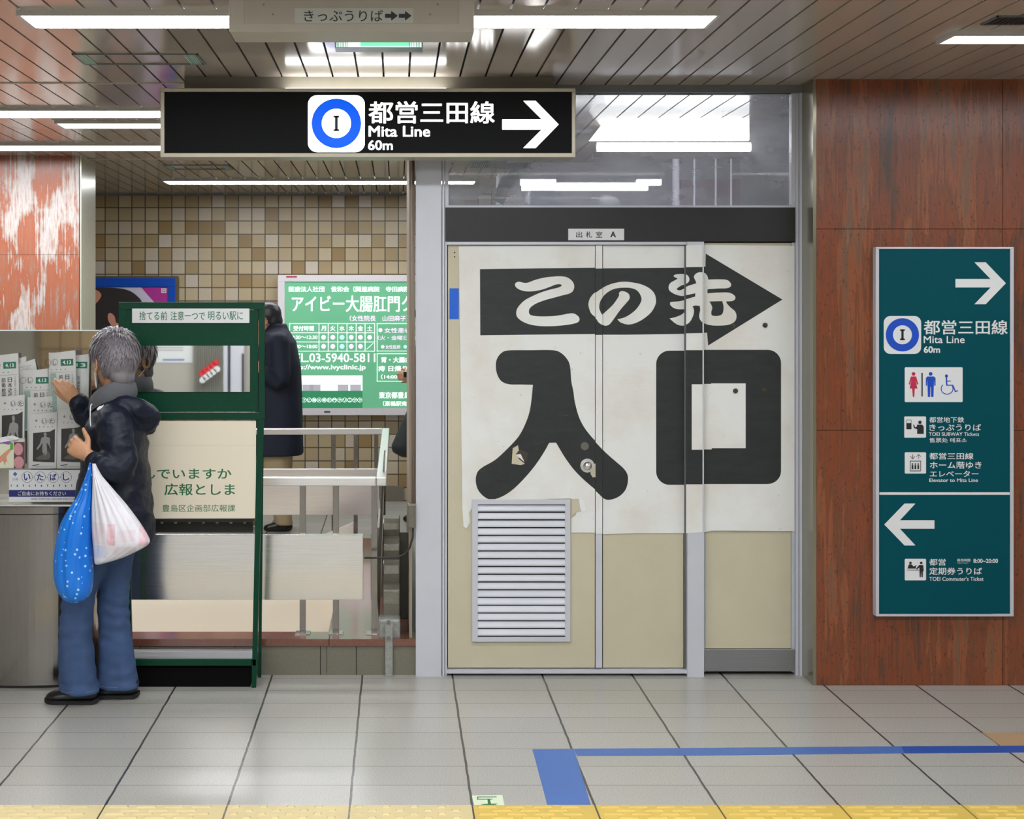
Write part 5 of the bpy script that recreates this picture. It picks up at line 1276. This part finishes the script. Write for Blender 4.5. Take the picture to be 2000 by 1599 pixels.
def m_whitebag():
    m, t_, b = nt('white_translucent_plastic'); pos, xyz = pos_xyz(t_)
    n = noise_(t_, pos, 30, 4); n2 = noise_(t_, scaled(t_, pos, (26,26,5)), 1, 3)
    c = mixc(t_, n2, rgb(206,204,214), rgb(240,238,242))
    def boxm(x0, x1, z0, z1):
        a = math_(t_, 'MULTIPLY', math_(t_, 'GREATER_THAN', xyz[0], x0), math_(t_, 'LESS_THAN', xyz[0], x1))
        bb = math_(t_, 'MULTIPLY', math_(t_, 'GREATER_THAN', xyz[2], z0), math_(t_, 'LESS_THAN', xyz[2], z1)); return math_(t_, 'MULTIPLY', a, bb)
    Yb = 5.53
    for (a, b_, cc, d, col, k) in ((183,1016,213,1058,rgb(222,160,172),.35),(216,1018,232,1060,rgb(226,84,112),.65),(236,1030,270,1052,rgb(216,176,186),.45),(276,1020,292,1062,rgb(230,130,150),.6),(184,1060,214,1085,rgb(160,182,222),.6),(214,1062,270,1078,rgb(206,190,184),.6)):
        mk_ = boxm(PX(a,Yb), PX(cc,Yb), PZ(d,Yb), PZ(b_,Yb)); mk_ = math_(t_, 'MULTIPLY', mk_, math_(t_, 'MULTIPLY', math_(t_, 'SUBTRACT', math_(t_, 'MULTIPLY', n, 2.6), .55), k*.8)); c = mixc(t_, mk_, c, col)
    t_.links.new(c, b.inputs['Base Color']); b.inputs['Roughness'].default_value = .35; b.inputs['Transmission Weight'].default_value = .0
    bump_(t_, b, n2, .4, .006); return m
def bag(rows, Yc, name, m, label, nf, seed):
    rings = []; nn = 96
    for (y_, a, b, hd) in rows:
        xc, rx = (PX(a,Yc)+PX(b,Yc))/2, (PX(b,Yc)-PX(a,Yc))/2; z = PZ(y_, Yc); fr = (y_-rows[0][0])/(rows[-1][0]-rows[0][0])
        amp = .10*(1-fr)**1.2+.03; ring = []
        for i in range(nn):
            an = 2*math.pi*i/nn; f = 1+amp*(math.sin(an*nf+seed+2*noise.noise(Vector((math.cos(an)*2, math.sin(an)*2, seed))))*.6+.6*noise.noise(Vector((math.cos(an)*5, math.sin(an)*5, fr*3+seed))))
            ring.append(Vector((xc+rx*math.cos(an)*(1+(f-1)*.35), Yc+hd*math.sin(an)*f, z)))
        rings.append(ring)
    R2 = []
    for k in range(len(rings)-1):
        for j in range(4):
            t_ = j/4; p0, p1_, p2, p3 = rings[max(k-1,0)], rings[k], rings[k+1], rings[min(k+2,len(rings)-1)]
            R2.append([.5*((2*b_)+(c_-a_)*t_+(2*a_-5*b_+4*c_-d_)*t_*t_+(3*b_-a_-3*c_+d_)*t_**3) for a_, b_, c_, d_ in zip(p0, p1_, p2, p3)])
    R2.append(rings[-1])
    return tag(MB().loft(R2).build(name, m, None, smooth=True), label, 'bag')
bag([(903,174,182,.010),(920,170,182,.014),(945,161,181,.022),(970,150,181,.030),(1000,130,180,.045),(1030,116,181,.055),(1070,107,181,.062),(1110,104,182,.064),(1140,108,181,.062),(1160,117,176,.052),(1172,128,165,.035),(1176,138,155,.012)], 5.53, 'plastic_bag', m_bluebag(), 'bright blue plastic bag with pale dots hanging from the forearm', 11, 1.3)
bag([(905,180,188,.010),(925,181,196,.02),(950,181,216,.035),(985,180,246,.05),(1020,180,272,.06),(1045,181,288,.062),(1060,182,292,.06),(1074,183,272,.052),(1090,184,236,.04),(1099,185,206,.02),(1102,187,196,.006)], 5.515, 'plastic_bag', m_whitebag(), 'white plastic shopping bag with pink lettered contents hanging from the forearm', 17, 4.1)

# ---- walking man and the half hidden walker
def walker(hx, hy, Yc, yaw, coat_rows, coatm, trm, rows_l, sleeves, label, hairm, sh, hands):
    R = lambda px_, py_, dy=0: P(px_, py_, Yc+dy)
    o = empty('person', R(hx, sh, 0), label, 'person')
    F = Frame(R(hx, hy), yaw, 14); b = MB(); head(b, F, 1.0)
    cx = (coat_rows[2][1]+coat_rows[2][2])/2
    limb(b, [F(-.03,0,-.05), R(cx-6, coat_rows[0][0]+30)], [.052,.050])
    limb(b, [R(cx,coat_rows[0][0]+34), R(cx,750), R(cx,830)], [(.06,.10),(.09,.12),(.09,.12)], ref=(0,1,0))
    for (s_, e_, w2) in sleeves: limb(b, [R(*s_), R(*e_), R(*w2)], [.036,.034,.026])
    for (w2, d_, nrm, sd, cl) in hands: hand(b, R(*w2), Vector(d_), nrm, 1.0, sd, curl=cl)
    for (rows, dy) in rows_l:
        y0_, a0, b0_, h0 = rows[0]; y1_, a1, b1_, h1 = rows[-1]
        limb(b, [R((a0+b0_)/2,y0_,dy), R((a1+b1_)/2,y1_-4,dy)], [.07,.035])
    remesh(b, .007, 'body', mat('tan_skin', rgb(196,140,112), .5, 0, var=.06), o, 2)
    h = MB(); h.ball(F(-.014,0,.036), (.100,.084,.096), 24, rot=F.rot); h.ball(F(-.050,0,-.010), (.058,.070,.080), 20, rot=F.rot); h.ball(F(.02,0,.078), (.074,.066,.05), 18, rot=F.rot)
    remesh(h, .008, 'hair', hairm, o, 2, foldfn(.004, 30, 2))
    j = MB(); j.loft([ringx(R(a,y_).x, R(b_,y_).x, R(a,y_).z, Yc, hd) for y_, a, b_, hd in coat_rows])
    for (s_, e_, w2) in sleeves: limb(j, [R(*s_), R(*e_), R(*[w2[0]+2, w2[1], w2[2]])], [.075,.062,.045])
    remesh(j, .010, 'coat', coatm, o, 3, foldfn(.006, 9, 5, (1,1,.5)))
    tr_ = MB()
    for rows, dy in rows_l: tr_.loft([ringx(R(a,y_,dy).x, R(b_,y_,dy).x, R(a,y_,dy).z, Yc+dy, hd) for y_, a, b_, hd in rows])
    remesh(tr_, .009, 'trousers', trm, o, 2, foldfn(.005, 12, 1))
    for rows, dy in rows_l:
        y1_, a1, b1_, h1 = rows[-1]; c_ = (a1+b1_)/2; zf = R(0, y1_, dy).z
        limb(s1 := MB(), [Vector((R(c_+8,0,dy).x, Yc+dy, .04)), Vector((R(c_-6,0,dy).x, Yc+dy, .045)), Vector((R(c_-34,0,dy).x, Yc+dy, .03))], [(.038,.036),(.042,.042),(.036,.026)])
        remesh(s1, .008, 'shoe', SHOE, o, 2)
    return o
COATN = mat('dark_navy_coat', rgb(22,28,44), .8, 0, var=.2, scale=10); KHAKI = mat('khaki_trousers', rgb(168,148,112), .8, 0, var=.12, scale=10)
walker(523, 624, 10.3, 12, [(632,528,560,.085),(641,520,562,.10),(652,512,568,.17),(668,506,578,.21),(710,502,587,.22),(780,500,590,.21),(850,498,592,.22),(886,497,592,.22)], COATN, KHAKI,
    [([(870,510,575,.11),(920,514,568,.10),(980,528,566,.09),(1024,538,572,.085)], -.08), ([(870,505,570,.11),(920,492,556,.10),(980,470,530,.09),(1024,452,500,.085)], .09)],
    [((545,668,-.17),(548,745,-.22),(516,728,-.26)), ((540,668,.17),(520,740,.20),(500,722,.18))], 'man in long dark navy coat and khaki trousers walking behind the green rack', mat('black_hair', rgb(40,38,42), .45, 0, var=.3, scale=60), 1038,
    [((512,722,-.26), (-1,0,.35), (0,-1,.2), 1, (.5,.5,.5,.5)), ((498,722,.18), (-1,0,.2), (0,1,.2), 1, (.6,.6,.6,.6))])
COATG = mat('charcoal_coat', rgb(34,40,44), .8, 0, var=.2, scale=10)
walker(836, 628, 10.6, 8, [(644,826,868,.08),(656,818,880,.17),(675,812,890,.21),(710,810,896,.22),(780,808,898,.21),(850,806,900,.22),(886,806,900,.22)], COATG, mat('dark_trousers', rgb(40,42,48), .8),
    [([(870,818,882,.11),(920,822,876,.10),(980,834,874,.09),(1018,842,876,.085)], -.08), ([(870,812,880,.11),(920,808,868,.10),(980,806,856,.09),(1018,804,850,.085)], .09)],
    [((850,678,-.17),(852,752,-.22),(812,738,-.26)), ((846,678,.17),(830,750,.20),(818,736,.18))], 'person mostly hidden behind the grey door post, only a hand showing', MATS['black_hair'], 1030,
    [((808,737,-.26), (-1,0,.15), (0,-1,.2), 1, (.55,.6,.6,.6)), ((812,735,.18), (-1,0,.2), (0,1,.2), 1, (.6,.6,.6,.6))])
m = MB(); Yb = 10.25
m.loft([ringx(PX(a,Yb), PX(b,Yb), PZ(y_,Yb), Yb, hd, 24) for y_, a, b, hd in ((780,806,812,.02),(795,798,816,.05),(820,786,822,.08),(850,773,826,.10),(870,764,828,.11),(882,766,828,.10),(892,784,824,.06))])
m.tube([P(808,782,Yb), P(836,670,Yb-.02)], .008, 8)
tag(remesh(m, .012, 'shoulder_bag', mat('dark_green_black_bag', rgb(34,42,40), .7, 0, var=.2), None, 2), 'dark shoulder bag poking out left of the grey door post', 'bag')
# phone in the walker's hand
tag(MB().pbox(788, 726, 797, 736, 10.30, .012).build('mobile_phone', mat('black_phone', rgb(20,20,24), .2), bevel=.003), 'small dark phone held by the hand beside the door post', 'phone')

# ================================================================ across the passage (seen in the mirror)
yw = YB+.0
t = empty('wall_notice', (-3.0+.75, yw+.01, 1.55), 'white paper notice reflected in the rack mirror', 'notice')
XN = lambda pxm: (pxm-VX)/FPX*(YK2*2-yw)       # where a point of the mirror picture lies on the wall opposite
ZN = lambda pym: CAMZ-(pym-VY)/FPX*(YK2*2-yw)
MB().box(XN(302), XN(376), yw, yw+.006, ZN(708), ZN(640)).build('sheet', PLATEW, t)
q = Print(mp=lambda u, v, l: Vector((XN(u), yw+.006+l*.001, ZN(v))))
for i in range(4): q.rect(308, 668+5*i, 358, 669.6+5*i, NPL)
q.rect(318,701,360,704,mat('steel_blue_ink', rgb(70,100,160), .5)); q.build('print', t)
t = empty('folding_gate', (XN(420), yw+.1, 0), 'grey folded gate with red and white round tags reflected in the rack mirror', 'gate')
m = MB()
for i in range(16): xx = XN(380+3.6*i); m.box(xx, xx+.008, yw+.02, yw+.06, 0, 2.3)
m.build('slat', mat('pale_gate_metal', rgb(150,150,140), .4, .3), t)
for a, b in ((438,446),(452,478)): MB().box(XN(a), XN(b), yw+.02, yw+.08, 0, 2.4).build('post', mat('pale_post', rgb(190,192,200), .4), t)
MB().box(XN(447), XN(450), yw+.02, yw+.05, 0, 2.3).box(XN(474), XN(478), yw+.081, yw+.09, ZN(765), ZN(690)).build('dark_strip', GAP, t)
for i in range(5):
    cx, cy = XN(398+7*i), ZN(741-5.2*i)
    MB().cyl((cx, yw+.07, cy), (cx, yw+.10, cy), .034, 20).build('tag', PLATEW, t); MB().cyl((cx-.01, yw+.07, cy+.07), (cx-.01, yw+.10, cy+.07), .03, 20).build('tag', mat('red_tag', rgb(214,40,50), .4), t)
